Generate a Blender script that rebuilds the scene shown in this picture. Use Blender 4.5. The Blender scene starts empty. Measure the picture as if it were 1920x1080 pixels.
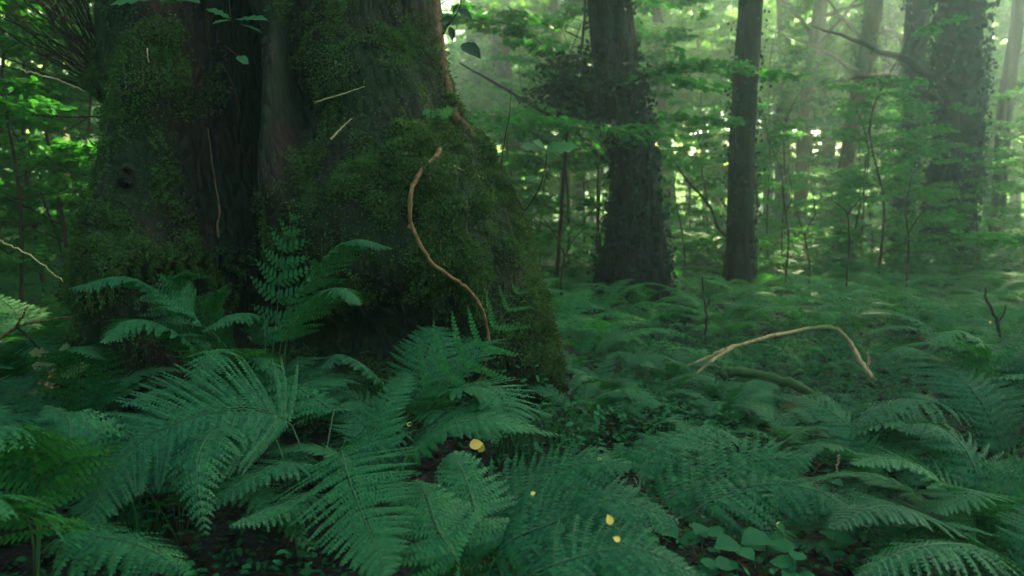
import bpy, math, random
import numpy as np
from mathutils import Vector, noise, Matrix
random.seed(7); rng = np.random.default_rng(7)
scene = bpy.context.scene
COL = scene.collection
R = math.radians

# ------------------------------------------------------------------ camera
F = 1493.0; HOR = 380.0; CAMZ = 1.0
cam_d = bpy.data.cameras.new('camera'); cam = bpy.data.objects.new('camera', cam_d); COL.objects.link(cam)
cam_d.sensor_width = 36; cam_d.lens = 36*F/1920
PITCH = math.atan((540-HOR)/F)
cam.location = (0, 0, CAMZ); cam.rotation_euler = (math.pi/2-PITCH, 0, 0)
cam_d.clip_start = 0.05; cam_d.clip_end = 600
cam_d.dof.use_dof = True; cam_d.dof.focus_distance = 2.55; cam_d.dof.aperture_fstop = 3.2
scene.camera = cam
# ------------------------------------------------------------------ world, sun, exposure
SUN_EL, SUN_AZ = R(38), R(26)          # azimuth from +Y (view direction) towards +X
world = bpy.data.worlds.new("World"); scene.world = world; world.use_nodes = True
wn = world.node_tree.nodes; wl = world.node_tree.links
sky = wn.new('ShaderNodeTexSky'); sky.sky_type = 'NISHITA'; sky.sun_disc = False
sky.sun_elevation = SUN_EL; sky.sun_rotation = SUN_AZ; sky.dust_density = 7.0; sky.air_density = 1.0; sky.ozone_density = 1.0
wn['Background'].inputs['Strength'].default_value = 0.085
wl.new(sky.outputs[0], wn['Background'].inputs['Color'])
sd = bpy.data.lights.new('sun', 'SUN'); sun = bpy.data.objects.new('sun', sd); COL.objects.link(sun)
sd.energy = 5.0; sd.angle = R(0.6); sd.color = (1.0, 0.83, 0.48)
SDIR = Vector((math.sin(SUN_AZ)*math.cos(SUN_EL), math.cos(SUN_AZ)*math.cos(SUN_EL), math.sin(SUN_EL)))
sun.rotation_euler = SDIR.to_track_quat('Z', 'Y').to_euler()
sun.location = SDIR*60
vs = scene.view_settings
vs.view_transform = 'Standard'; vs.look = 'None'; vs.gamma = 1.0; vs.use_curve_mapping = False
vs.exposure = 3.42
scene.render.engine = 'CYCLES'
cy = scene.cycles
cy.use_denoising = True
cy.max_bounces = 6; cy.diffuse_bounces = 3; cy.glossy_bounces = 2; cy.transmission_bounces = 3; cy.volume_bounces = 1
cy.transparent_max_bounces = 4; cy.sample_clamp_indirect = 4.0

# ------------------------------------------------------------------ helpers
def at(px, py, Y):
    """photo pixel (1920x1080) at world depth Y -> world point"""
    u = (px-960)/F; v = (540-py)/F
    c, s = math.cos(PITCH), math.sin(PITCH)
    d = Vector((u, c+v*s, -s+v*c))
    return Vector((0, 0, CAMZ)) + d*(Y/d.y)
def proj(P):
    """world points (N,3) -> pixel x, y, depth"""
    c, s = math.cos(PITCH), math.sin(PITCH)
    x = P[:, 0]; y = P[:, 1]; z = P[:, 2]-CAMZ
    d = y*c - z*s; v = y*s + z*c
    d = np.where(np.abs(d) < 1e-3, 1e-3, d)
    return 960+F*x/d, 540-F*v/d, d
def gz(x, y):
    b = 0.07*noise.noise(Vector((x*0.55, y*0.55, 3.1))) + 0.025*noise.noise(Vector((x*1.9, y*1.9, 8.1)))
    far = max(0.0, math.hypot(x, y)-7)
    b += 0.25*noise.noise(Vector((x*0.09, y*0.09, 1.7)))*min(1, far/15)
    dx, dy = x+0.95, y-3.95
    b += 0.16*math.exp(-(dx*dx+dy*dy)/2.6)
    return b
def tag(o, label=None, cat=None, group=None, kind=None):
    if label: o['label'] = label
    if cat: o['category'] = cat
    if group: o['group'] = group
    if kind: o['kind'] = kind
    return o
def mesh_np(name, V, quads=None, tris=None, mats=(), matidx=None, smooth=False):
    me = bpy.data.meshes.new(name)
    V = np.asarray(V, dtype=np.float32).reshape(-1, 3)
    q = np.zeros((0, 4), int) if quads is None else np.asarray(quads, int).reshape(-1, 4)
    t = np.zeros((0, 3), int) if tris is None else np.asarray(tris, int).reshape(-1, 3)
    nl = q.size + t.size
    me.vertices.add(len(V)); me.vertices.foreach_set('co', V.ravel())
    me.loops.add(nl); me.loops.foreach_set('vertex_index', np.concatenate([q.ravel(), t.ravel()]).astype(np.int32))
    me.polygons.add(len(q)+len(t))
    ls = np.concatenate([np.arange(len(q))*4, q.size+np.arange(len(t))*3]).astype(np.int32)
    me.polygons.foreach_set('loop_start', ls)
    for m in mats: me.materials.append(m)
    if matidx is not None: me.polygons.foreach_set('material_index', np.asarray(matidx, dtype=np.int32))
    if smooth: me.polygons.foreach_set('use_smooth', np.ones(len(q)+len(t), dtype=bool))
    me.update(calc_edges=True)
    return me
def link(name, me, parent=None, loc=(0, 0, 0), rot=(0, 0, 0), sc=1.0):
    o = bpy.data.objects.new(name, me); COL.objects.link(o)
    o.location = loc; o.rotation_euler = rot; o.scale = (sc, sc, sc) if isinstance(sc, (int, float)) else sc
    if parent: o.parent = parent
    return o
def empty(name, loc=(0, 0, 0), rz=0, sc=1.0):
    o = bpy.data.objects.new(name, None); COL.objects.link(o); o.location = loc; o.rotation_euler = (0, 0, rz)
    o.scale = (sc, sc, sc); o.empty_display_size = 0.2
    return o
def nrm(A):
    return A/np.maximum(np.linalg.norm(A, axis=-1, keepdims=True), 1e-9)
class Geo:
    """collects quads and triangles"""
    def __init__(s): s.V = []; s.Q = []; s.T = []; s.qm = []; s.tm = []; s.n = 0
    def add(s, V, Q=None, T=None, m=0):
        V = np.asarray(V, float).reshape(-1, 3)
        if Q is not None and len(Q): Q = np.asarray(Q, int)+s.n; s.Q.append(Q); s.qm.append(np.full(len(Q), m))
        if T is not None and len(T): T = np.asarray(T, int)+s.n; s.T.append(T); s.tm.append(np.full(len(T), m))
        s.V.append(V); s.n += len(V)
    def mesh(s, name, mats, smooth=False):
        V = np.concatenate(s.V)
        Q = np.concatenate(s.Q) if s.Q else None; T = np.concatenate(s.T) if s.T else None
        mi = np.concatenate((s.qm or [np.zeros(0)]) + (s.tm or [np.zeros(0)]))
        return mesh_np(name, V, Q, T, mats, mi, smooth)
# leaf templates: rows (along, side, up)
T_LEAF = (np.array([(0, 0, 0), (.3, .26, .05), (.68, .22, .04), (1, 0, -.05), (.68, -.22, .04), (.3, -.26, .05)]), np.array([(0, 1, 2, 3), (0, 3, 4, 5)]))
T_PINN = (np.array([(-.05, .0, 0), (.12, .25, .0), (.66, .22, -.03), (1, .04, -.12), (.72, -.17, -.03), (.12, -.24, .0)]), np.array([(0, 1, 2, 3), (0, 3, 4, 5)]))
T_KITE = (np.array([(0, 0, 0), (.45, .3, .06), (1, 0, 0), (.45, -.3, .06)]), np.array([(0, 1, 2, 3)]))
T_BLADE = (np.array([(0, .09, 0), (0, -.09, 0), (.6, -.09, .10), (1, 0, -.05), (.6, .09, .10)]), np.array([(0, 1, 2, 4)]))
T_OAK = (np.array([(0, 0, 0), (.15, .07, 0), (.27, .2, .03), (.38, .12, .03), (.5, .3, .05), (.6, .17, .04), (.74, .27, .04), (.82, .14, .02), (1, 0, -.04),
                   (.15, -.07, 0), (.27, -.2, .03), (.38, -.12, .03), (.5, -.3, .05), (.6, -.17, .04), (.74, -.27, .04), (.82, -.14, .02), (.38, 0, 0), (.6, 0, 0), (.82, 0, 0)]),
         np.array([(0, 1, 2, 3), (0, 3, 16, 16), (16, 3, 4, 5), (16, 5, 17, 17), (17, 5, 6, 7), (17, 7, 18, 18), (18, 7, 8, 8),
                   (0, 11, 10, 9), (0, 16, 11, 11), (16, 13, 12, 11), (16, 17, 13, 13), (17, 15, 14, 13), (17, 18, 15, 15), (18, 8, 15, 15)]))
T_BROAD = (np.array([(0, 0, 0), (.12, .25, .05), (.36, .42, .1), (.66, .32, .07), (.86, .13, 0), (1, 0, -.08), (.12, -.25, .05), (.36, -.42, .1), (.66, -.32, .07), (.86, -.13, 0), (.36, 0, 0), (.66, 0, 0)]),
           np.array([(0, 1, 2, 10), (10, 2, 3, 11), (11, 3, 4, 5), (0, 10, 7, 6), (10, 11, 8, 7), (11, 5, 9, 8)]))
def scatter(tpl, P, A, N, S, W=None):
    """copies of the template at P, long axis A, normal N, size S -> V, Q, T"""
    tv, tf = tpl
    P = np.asarray(P, float); A = nrm(np.asarray(A, float)); N = np.asarray(N, float)
    B = nrm(np.cross(N, A)); N = np.cross(A, B)
    S = np.broadcast_to(np.asarray(S, float), (len(P),))[:, None, None]
    W = 1.0 if W is None else np.broadcast_to(np.asarray(W, float), (len(P),))[:, None, None]
    V = P[:, None, :] + S*(tv[None, :, 0:1]*A[:, None, :] + W*tv[None, :, 1:2]*B[:, None, :] + tv[None, :, 2:3]*N[:, None, :])
    k = len(tv); off = (np.arange(len(P))*k)[:, None, None]
    isq = tf[:, 2] != tf[:, 3]
    Q = (tf[isq][None] + off).reshape(-1, 4); T = (tf[~isq][:, :3][None] + off).reshape(-1, 3)
    return V.reshape(-1, 3), Q, T
def tube(pts, rad, n=6, cap=True):
    pts = np.asarray([tuple(p) for p in pts], float); m = len(pts); rad = np.broadcast_to(np.asarray(rad, float), (m,))
    T = nrm(np.gradient(pts, axis=0))
    ref = np.array([0.31, 0.17, 0.93]) if abs(T[0][2]) < .8 else np.array([1, 0.1, 0.05])
    V = []
    for i in range(m):
        b = np.cross(T[i], ref); b /= np.linalg.norm(b); c = np.cross(T[i], b); ref = np.cross(b, T[i]) if False else ref
        a = np.arange(n)*2*math.pi/n
        V.append(pts[i] + rad[i]*(np.cos(a)[:, None]*b + np.sin(a)[:, None]*c))
    V = np.concatenate(V); Q = []
    for i in range(m-1):
        for j in range(n):
            k = (j+1) % n; Q.append((i*n+j, i*n+k, (i+1)*n+k, (i+1)*n+j))
    Tt = []
    if cap:
        V = np.concatenate([V, pts[:1], pts[-1:]])
        for j in range(n):
            k = (j+1) % n; Tt.append((m*n, k, j)); Tt.append((m*n+1, (m-1)*n+j, (m-1)*n+k))
    return V, np.array(Q), (np.array(Tt) if Tt else None)
def smooth_path(pts, n=24, jit=0.0):
    """Catmull-Rom through control points"""
    P = [Vector(p) for p in pts]; P = [P[0]*2-P[1]] + P + [P[-1]*2-P[-2]]
    out = []; segs = len(P)-3
    for k in range(n):
        u = k/(n-1)*segs; i = min(int(u), segs-1); t = u-i
        a, b, c, d = P[i:i+4]
        p = 0.5*((2*b) + (c-a)*t + (2*a-5*b+4*c-d)*t*t + (3*b-a-3*c+d)*t**3)
        if jit: p = p + Vector((random.gauss(0, jit), random.gauss(0, jit), random.gauss(0, jit)))
        out.append(p)
    return out

# ------------------------------------------------------------------ materials
def new_mat(name):
    m = bpy.data.materials.new(name); m.use_nodes = True
    nt = m.node_tree; return m, nt, nt.nodes, nt.links, nt.nodes['Principled BSDF'], nt.nodes['Material Output']
def leaf_mat(name, dark, light, trans=0.4, rough=0.5, spec=0.35, tcol=None, nscale=1.5):
    m, nt, N, L, pb, out = new_mat(name)
    geo = N.new('ShaderNodeNewGeometry'); oi = N.new('ShaderNodeObjectInfo')
    tc = N.new('ShaderNodeTexCoord'); nz = N.new('ShaderNodeTexNoise'); nz.inputs['Scale'].default_value = nscale; nz.inputs['Detail'].default_value = 2
    L.new(tc.outputs['Object'], nz.inputs['Vector'])
    a = N.new('ShaderNodeMath'); a.operation = 'MULTIPLY_ADD'; L.new(geo.outputs['Random Per Island'], a.inputs[0]); a.inputs[1].default_value = .5
    b = N.new('ShaderNodeMath'); b.operation = 'MULTIPLY_ADD'; L.new(oi.outputs['Random'], b.inputs[0]); b.inputs[1].default_value = .5; b.inputs[2].default_value = -.30
    L.new(b.outputs[0], a.inputs[2])
    c = N.new('ShaderNodeMath'); c.operation = 'ADD'; c.use_clamp = True; L.new(a.outputs[0], c.inputs[0])
    d = N.new('ShaderNodeMath'); d.operation = 'MULTIPLY'; L.new(nz.outputs['Fac'], d.inputs[0]); d.inputs[1].default_value = .6
    L.new(d.outputs[0], c.inputs[1])
    mx = N.new('ShaderNodeMix'); mx.data_type = 'RGBA'; L.new(c.outputs[0], mx.inputs['Factor'])
    mx.inputs['A'].default_value = (*dark, 1); mx.inputs['B'].default_value = (*light, 1)
    L.new(mx.outputs['Result'], pb.inputs['Base Color'])
    pb.inputs['Roughness'].default_value = rough; pb.inputs['Specular IOR Level'].default_value = spec
    tr = N.new('ShaderNodeBsdfTranslucent')
    if tcol is None: tcol = (1.6, 1.5, .5)
    mu = N.new('ShaderNodeMix'); mu.data_type = 'RGBA'; mu.blend_type = 'MULTIPLY'; mu.inputs['Factor'].default_value = 1
    L.new(mx.outputs['Result'], mu.inputs['A']); mu.inputs['B'].default_value = (*tcol, 1); mu.clamp_result = False
    L.new(mu.outputs['Result'], tr.inputs['Color'])
    ms = N.new('ShaderNodeMixShader'); ms.inputs[0].default_value = trans
    L.new(pb.outputs[0], ms.inputs[1]); L.new(tr.outputs[0], ms.inputs[2]); L.new(ms.outputs[0], out.inputs['Surface'])
    return m
def bark_mat(name, c1, c2, moss=None, mossamt=0.5, scale=6.0, stretch=0.25, bump=0.6, dist=.02):
    m, nt, N, L, pb, out = new_mat(name)
    tc = N.new('ShaderNodeTexCoord'); mp = N.new('ShaderNodeMapping'); mp.inputs['Scale'].default_value = (1, 1, stretch)
    L.new(tc.outputs['Object'], mp.inputs['Vector'])
    n1 = N.new('ShaderNodeTexNoise'); n1.inputs['Scale'].default_value = scale; n1.inputs['Detail'].default_value = 7; n1.inputs['Roughness'].default_value = .65
    L.new(mp.outputs[0], n1.inputs['Vector'])
    vo = N.new('ShaderNodeTexVoronoi'); vo.feature = 'DISTANCE_TO_EDGE'; vo.inputs['Scale'].default_value = scale*2.2
    L.new(mp.outputs[0], vo.inputs['Vector'])
    cr = N.new('ShaderNodeValToRGB'); cr.color_ramp.elements[0].position = .35; cr.color_ramp.elements[1].position = .68
    cr.color_ramp.elements[0].color = (*c1, 1); cr.color_ramp.elements[1].color = (*c2, 1)
    L.new(n1.outputs['Fac'], cr.inputs[0]); col = cr.outputs[0]
    if moss:
        n2 = N.new('ShaderNodeTexNoise'); n2.inputs['Scale'].default_value = 2.2; n2.inputs['Detail'].default_value = 5; L.new(tc.outputs['Object'], n2.inputs['Vector'])
        r2 = N.new('ShaderNodeValToRGB'); r2.color_ramp.elements[0].position = .62-.4*mossamt; r2.color_ramp.elements[1].position = .76-.4*mossamt
        L.new(n2.outputs['Fac'], r2.inputs[0])
        mx = N.new('ShaderNodeMix'); mx.data_type = 'RGBA'; L.new(r2.outputs[0], mx.inputs['Factor']); L.new(col, mx.inputs['A']); mx.inputs['B'].default_value = (*moss, 1)
        col = mx.outputs['Result']
    L.new(col, pb.inputs['Base Color']); pb.inputs['Roughness'].default_value = .9; pb.inputs['Specular IOR Level'].default_value = .15
    ad = N.new('ShaderNodeMath'); ad.operation = 'ADD'; L.new(n1.outputs['Fac'], ad.inputs[0]); L.new(vo.outputs['Distance'], ad.inputs[1])
    bp = N.new('ShaderNodeBump'); bp.inputs['Strength'].default_value = bump; bp.inputs['Distance'].default_value = dist
    L.new(ad.outputs[0], bp.inputs['Height']); L.new(bp.outputs[0], pb.inputs['Normal'])
    return m
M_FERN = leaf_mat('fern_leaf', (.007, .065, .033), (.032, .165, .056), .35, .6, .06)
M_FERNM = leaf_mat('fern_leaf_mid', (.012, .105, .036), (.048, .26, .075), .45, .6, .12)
M_STALK = leaf_mat('fern_stalk', (.02, .06, .025), (.05, .10, .04), .0, .6, .2)
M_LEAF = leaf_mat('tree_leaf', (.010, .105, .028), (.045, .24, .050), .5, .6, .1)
M_LEAFY = leaf_mat('sunny_leaf', (.035, .18, .025), (.16, .34, .035), .6, .65, .08, tcol=(2.0, 1.7, .4))  # tree leaf copy painted yellower, as if sun shone through it
M_SUNLIT = leaf_mat('sunlit_tint_leaf', (.11, .24, .03), (.34, .46, .05), .62, .7, .06, tcol=(1.8, 1.6, .45))  # far foliage leaf with sunlight painted in as pale yellow
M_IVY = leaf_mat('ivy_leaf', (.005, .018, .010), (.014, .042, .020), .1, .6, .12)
M_HERB = leaf_mat('herb_leaf', (.009, .070, .028), (.024, .135, .050), .35, .65, .05)
M_OAK = leaf_mat('oak_leaf', (.022, .10, .040), (.055, .18, .060), .4, .6, .1)
M_MOSS = leaf_mat('moss_strands', (.005, .018, .007), (.070, .140, .036), .25, .8, .1, nscale=5)
M_LITTER = leaf_mat('leaf_litter', (.006, .004, .003), (.035, .020, .010), .1, .8, .2)
M_DEAD = leaf_mat('browning_fern', (.03, .04, .016), (.085, .075, .026), .3, .7, .1)
M_YEL = leaf_mat('yellow_leaf', (.80, .50, .08), (.88, .70, .18), .3, .55, .3, tcol=(1.1, 1.05, .7))  # yellow leaf, colour painted brighter to stand for direct sun
M_OLIVE = leaf_mat('olive_leaf', (.10, .13, .04), (.16, .18, .06), .4, .55, .3)
M_BARKM = bark_mat('oak_bark', (.006, .005, .004), (.034, .022, .014), (.012, .022, .009), .55, 9, .4, 1.0, .05)
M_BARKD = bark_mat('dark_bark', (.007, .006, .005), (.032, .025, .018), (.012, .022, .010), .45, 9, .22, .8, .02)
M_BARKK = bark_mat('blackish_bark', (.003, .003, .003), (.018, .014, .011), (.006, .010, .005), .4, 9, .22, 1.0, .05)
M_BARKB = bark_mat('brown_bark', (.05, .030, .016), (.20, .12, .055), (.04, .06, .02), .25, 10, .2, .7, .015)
M_BARKP = bark_mat('pale_bark', (.20, .16, .09), (.50, .42, .26), None, 0, 14, .2, .4, .01)
M_ROOT = bark_mat('root_bark', (.03, .020, .012), (.17, .10, .045), (.02, .035, .012), .3, 30, .5, .9, .008)
M_ARCH = bark_mat('lit_branch_bark', (.20, .125, .05), (.60, .43, .21), (.12, .14, .04), .2, 45, .5, .6, .006)  # bark painted paler to stand for light on the branch and sticks
M_TWIG = bark_mat('twig_bark', (.012, .009, .006), (.05, .034, .02), None, 0, 40, .5, .3, .004)
M_ORANGE = bark_mat('orange_twig_bark', (.06, .032, .014), (.24, .13, .055), None, 0, 60, .4, .5, .004)
M_STRAW = bark_mat('dry_straw', (.26, .19, .09), (.55, .44, .24), None, 0, 50, .4, .2, .002)
M_LOG = bark_mat('mossy_log_bark', (.10, .055, .022), (.26, .15, .06), (.03, .07, .018), .8, 14, .6, .8, .01)
def ground_mat():
    m, nt, N, L, pb, out = new_mat('forest_soil')
    tc = N.new('ShaderNodeTexCoord'); n1 = N.new('ShaderNodeTexNoise'); n1.inputs['Scale'].default_value = 1.4; n1.inputs['Detail'].default_value = 9
    L.new(tc.outputs['Object'], n1.inputs['Vector'])
    cr = N.new('ShaderNodeValToRGB'); e = cr.color_ramp.elements
    e[0].position = .35; e[0].color = (.004, .003, .002, 1); e[1].position = .62; e[1].color = (.016, .011, .007, 1)
    x = e.new(.75); x.color = (.02, .045, .015, 1)
    L.new(n1.outputs['Fac'], cr.inputs[0]); L.new(cr.outputs[0], pb.inputs['Base Color']); pb.inputs['Roughness'].default_value = 1
    n2 = N.new('ShaderNodeTexNoise'); n2.inputs['Scale'].default_value = 22; n2.inputs['Detail'].default_value = 8; L.new(tc.outputs['Object'], n2.inputs['Vector'])
    bp = N.new('ShaderNodeBump'); bp.inputs['Distance'].default_value = .04; L.new(n2.outputs['Fac'], bp.inputs['Height']); L.new(bp.outputs[0], pb.inputs['Normal'])
    return m
M_SOIL = ground_mat()

# ------------------------------------------------------------------ ground
def build_ground():
    n = 240; s = np.linspace(-1, 1, n); c = np.sign(s)*np.abs(s)**2.2*150
    X, Y = np.meshgrid(c, c+4)
    Z = np.array([gz(x, y) for x, y in zip(X.ravel(), Y.ravel())])
    V = np.stack([X.ravel(), Y.ravel(), Z], 1)
    i = np.arange(n-1); I, J = np.meshgrid(i, i); k = (J*n+I).ravel()
    Q = np.stack([k, k+1, k+n+1, k+n], 1)
    o = link('ground', mesh_np('ground', V, Q, mats=[M_SOIL], smooth=True)); tag(o, kind='structure')
build_ground()

# ------------------------------------------------------------------ the old oak trunk
AX = -0.985; AY = 4.0
def tab(y, T):
    return np.interp(y, [a for a, b in T], [b for a, b in T])
LEFT = [(-60, 196), (0, 203), (180, 212), (250, 238), (330, 250), (400, 232), (470, 206), (560, 194), (700, 168), (800, 142), (900, 118), (1000, 104)]
RIGHT = [(-60, 822), (0, 826), (100, 838), (200, 864), (300, 916), (400, 972), (500, 1000), (600, 1014), (700, 1030), (760, 1042), (800, 1054), (1000, 1070)]
FEAT = [  # px, py, sx, sy, depth out (+) or in (-)
 (300, 330, 46, 260, .22), (300, 500, 60, 120, .10), (388, 290, 34, 330, -.8), (415, 470, 40, 110, -.2), (450, 250, 26, 200, -.22), (245, 300, 12, 200, -.12), (222, 470, 30, 110, .10),
 (505, 170, 17, 150, .13), (520, 330, 30, 90, .08), (560, 120, 22, 130, -.14), (455, 150, 20, 170, -.12), (600, 210, 60, 60, -.10),
 (780, 420, 170, 170, .17), (700, 340, 110, 60, .06), (740, 150, 90, 90, .08), (800, 235, 40, 25, -.05), (620, 650, 150, 75, -.38), (470, 640, 70, 120, -.2),
 (900, 520, 60, 110, .07), (930, 660, 80, 90, .12), (840, 120, 10, 170, .07), (980, 700, 50, 70, .08), (380, 480, 38, 30, .24), (260, 640, 45, 110, .14), (330, 640, 20, 90, -.12),
 (400, 60, 70, 60, -.14), (690, 45, 60, 50, -.06), (860, 420, 12, 140, -.05), (935, 430, 12, 130, -.05), (180, 720, 40, 120, .08)]
def oak_radius_grid(nth, zs):
    th = np.linspace(0, 2*math.pi, nth, endpoint=False)
    PT = []
    for z in zs:
        zz = min(z, 2.2)
        # pixel row of this height at the axis depth
        c, s = math.cos(PITCH), math.sin(PITCH); d = AY*c-(zz-CAMZ)*s; v = AY*s+(zz-CAMZ)*c
        py = 540-F*v/d
        xl = (tab(py, LEFT)-960)/F*d*1.0; xr = (tab(py, RIGHT)-960)/F*d*1.0
        cx = (xl+xr)/2; hw = (xr-xl)/2
        if z > 2.2:
            k = (z-2.2); hw *= 1/(1+.09*k); cx += -.03*k
        X = cx+hw*np.cos(th); Yy = AY+hw*.88*np.sin(th)*1.0
        PT.append(np.stack([X, Yy, np.full(nth, z)], 1))
    return th, np.array(PT)
def build_oak():
    zs = np.concatenate([np.linspace(-.25, 2.15, 300), np.linspace(2.2, 11, 40)])
    nth = 520
    th0 = np.linspace(0, 1, nth, endpoint=False)
    _, P = oak_radius_grid(nth, zs)
    m = len(zs); Pf = P.reshape(-1, 3)
    cx = P.mean(axis=1)                             # centre of every ring
    O = nrm((P-cx[:, None, :]).reshape(-1, 3)); O[:, 2] = 0
    px, py, _ = proj(Pf)
    front = (O[:, 1] < .25).astype(float)*np.clip(-O[:, 1]*2.6-.35, 0, 1)
    D = np.zeros(len(Pf))
    wob = np.array([noise.noise(Vector((0.7, 5.2, z*1.6)))*26 for z in zs]).repeat(nth)
    for fx, fy, sx, sy, a in FEAT:
        D += a*np.exp(-((px-fx-wob*.15)/sx)**2/1.4-((py-fy)/sy)**2/1.4)
    D *= front
    n1 = np.array([noise.noise(Vector((p[0]*1.5, p[1]*1.5, p[2]*.8))) for p in Pf[::1]])
    n2 = np.array([noise.noise(Vector((p[0]*5, p[1]*5, p[2]*2.6+9))) for p in Pf])
    n3 = np.array([noise.noise(Vector((p[0]*15, p[1]*15, p[2]*7+4))) for p in Pf])
    fl = np.array([abs(noise.noise(Vector((p[0]*4, p[1]*4, p[2]*.5+2)))) for p in Pf])
    side = 1-.72*np.clip(np.abs(O[:, 0])-.8, 0, 1)/.2
    D += (.09*n1)*side + .035*n2 + .016*n3 + .10*(fl-.25)*side
    low = np.clip((.35-Pf[:, 2])/.6, 0, 1)
    D += low*.10*np.clip(n1*3, -.5, 1)
    D = np.where(D < -.42, -.42+(D+.42)*.3, D)
    V = Pf + O*D[:, None]
    i = np.arange(m-1); j = np.arange(nth); I, J = np.meshgrid(i, j, indexing='ij')
    J2 = (J+1) % nth
    Q = np.stack([I*nth+J, I*nth+J2, (I+1)*nth+J2, (I+1)*nth+J], -1).reshape(-1, 4)
    root = empty('oak_tree', (AX, AY, 0))
    tag(root, 'huge old oak with a fluted flaring trunk covered in dark green moss, foreground left', 'tree')
    off = np.array([AX, AY, 0])
    tr = link('trunk', mesh_np('trunk', V-off, Q, mats=[M_BARKM], smooth=True), root)
    # limbs above the picture
    for k in range(9):
        g = Geo()
        a = k*2*math.pi/9+random.uniform(-.2, .2); z0 = random.uniform(5.5, 10); L = random.uniform(4, 7)
        b = Vector((-.2, 0, z0)); e = b+Vector((math.cos(a)*L, math.sin(a)*L, random.uniform(1.0, 3)))
        g.add(*tube(smooth_path([b, b.lerp(e, .35)+Vector((0, 0, .6)), e], 12, .05), np.linspace(.3, .04, 12), 8))
        link('limb', g.mesh('limb', [M_BARKD], True), root)
    # moss
    Vg = V.reshape(m, nth, 3)
    du = np.roll(Vg, -1, 1)-np.roll(Vg, 1, 1); dv = np.gradient(Vg, axis=0)
    NN = nrm(np.cross(du, dv)).reshape(-1, 3)
    area = np.linalg.norm(np.cross(du, dv), axis=-1).reshape(-1)
    mk = np.array([noise.noise(Vector((p[0]*2.3, p[1]*2.3, p[2]*2.3+31))) for p in V]) + .5*n2
    mk2 = np.array([noise.noise(Vector((p[0]*4.5+3, p[1]*4.5, p[2]*3.2))) + .5*noise.noise(Vector((p[0]*12+3, p[1]*12, p[2]*8))) for p in V])
    def mossden():
        w = np.full(len(V), .0)
        w += np.clip(mk*1.8+.12, 0.02, 1)
        # thick cushions on the big swell, the left columns and the boss
        for fx, fy, sx, sy, a in [(800, 420, 240, 170, 1.0), (700, 380, 130, 110, .8), (300, 380, 60, 200, .8), (385, 490, 55, 40, 1.2), (940, 600, 80, 130, .5), (760, 200, 120, 80, .6), (720, 90, 130, 120, .6)]:
            w += a*np.exp(-((px-fx)/sx)**2-((py-fy)/sy)**2)
        for fx, fy, sx, sy, a in [(400, 260, 48, 300, 2.5), (650, 640, 150, 80, 1.6), (450, 150, 70, 130, 1.5), (1e4, 0, 1, 1, 0), (505, 150, 20, 80, 1.5), (690, 110, 40, 25, .8), (855, 190, 18, 120, 1.5), (600, 230, 60, 50, .8)]:
            w -= a*np.exp(-((px-fx)/sx)**2-((py-fy)/sy)**2)
        w *= .12+np.clip(mk2*2.6+.62, 0, 1)
        return np.clip(w, 0.0, 1.5)
    w = mossden()*area*((V[:, 2] < 2.35) & (O[:, 1] < .5))
    NM = 300000
    idx = rng.choice(len(V), NM, p=w/w.sum())
    Pm = V[idx] + rng.normal(0, .006, (NM, 3)); Nm = NN[idx]
    if (Nm*O[idx]).sum() < 0: Nm = -Nm
    clump = np.array([noise.noise(Vector((p[0]*11, p[1]*11, p[2]*11))) for p in Pm])
    clump2 = np.array([noise.noise(Vector((p[0]*30+7, p[1]*30, p[2]*30))) for p in Pm])
    Pm = Pm + Nm*(np.clip(clump*.05+mk2[idx]*.05+clump2*.012+.008, -.006, .07)[:, None])
    A = Nm*.55 + rng.normal(0, .65, (NM, 3)) + np.array([0, 0, -.25])
    S = rng.uniform(.008, .020, NM)*(1+.5*np.clip(clump, 0, 1))
    Vb, Q1, T1 = scatter(T_KITE, Pm-off, A, Nm+rng.normal(0, .35, (NM, 3)), S, .55)
    mo = link('moss', mesh_np('moss', Vb, Q1, mats=[M_MOSS]), root); tag(mo, kind='stuff')
    # crown above the picture
    nc = 50000
    cl = []
    for k in range(170):
        a = random.uniform(0, 2*math.pi); r = 5.2*math.sqrt(random.random()); z = random.uniform(5.2, 10)
        cl.append((math.cos(a)*r-3.4, math.sin(a)*r+2.6, z))
    cl = np.array(cl)[rng.integers(0, 170, nc)]
    Pc = cl+rng.normal(0, 1, (nc, 3))*np.array([.8, .8, .35])
    Vb, Q1, T1 = scatter(T_LEAF, Pc, rng.normal(0, 1, (nc, 3)), np.array([0, 0, 1])+rng.normal(0, .5, (nc, 3)), rng.uniform(.12, .2, nc))
    link('crown', mesh_np('crown', Vb, Q1, mats=[M_LEAF]), root)
    return root, V.reshape(m, nth, 3)
oak, OAKV = build_oak()
OAKF = OAKV[:300].reshape(-1, 3); OPX, OPY, OD = proj(OAKF)
_fr = OAKF[:, 1] < AY
def on_oak(px, py, lift=.02):
    """point on the front of the trunk seen at this pixel, lifted off the bark"""
    d = (OPX-px)**2+(OPY-py)**2+np.where(_fr, 0, 1e6)
    i = int(np.argmin(d)); p = Vector(OAKF[i]); c = Vector((0, 0, CAMZ))
    q = at(px, py, p.y); return q+(c-q).normalized()*lift

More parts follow.
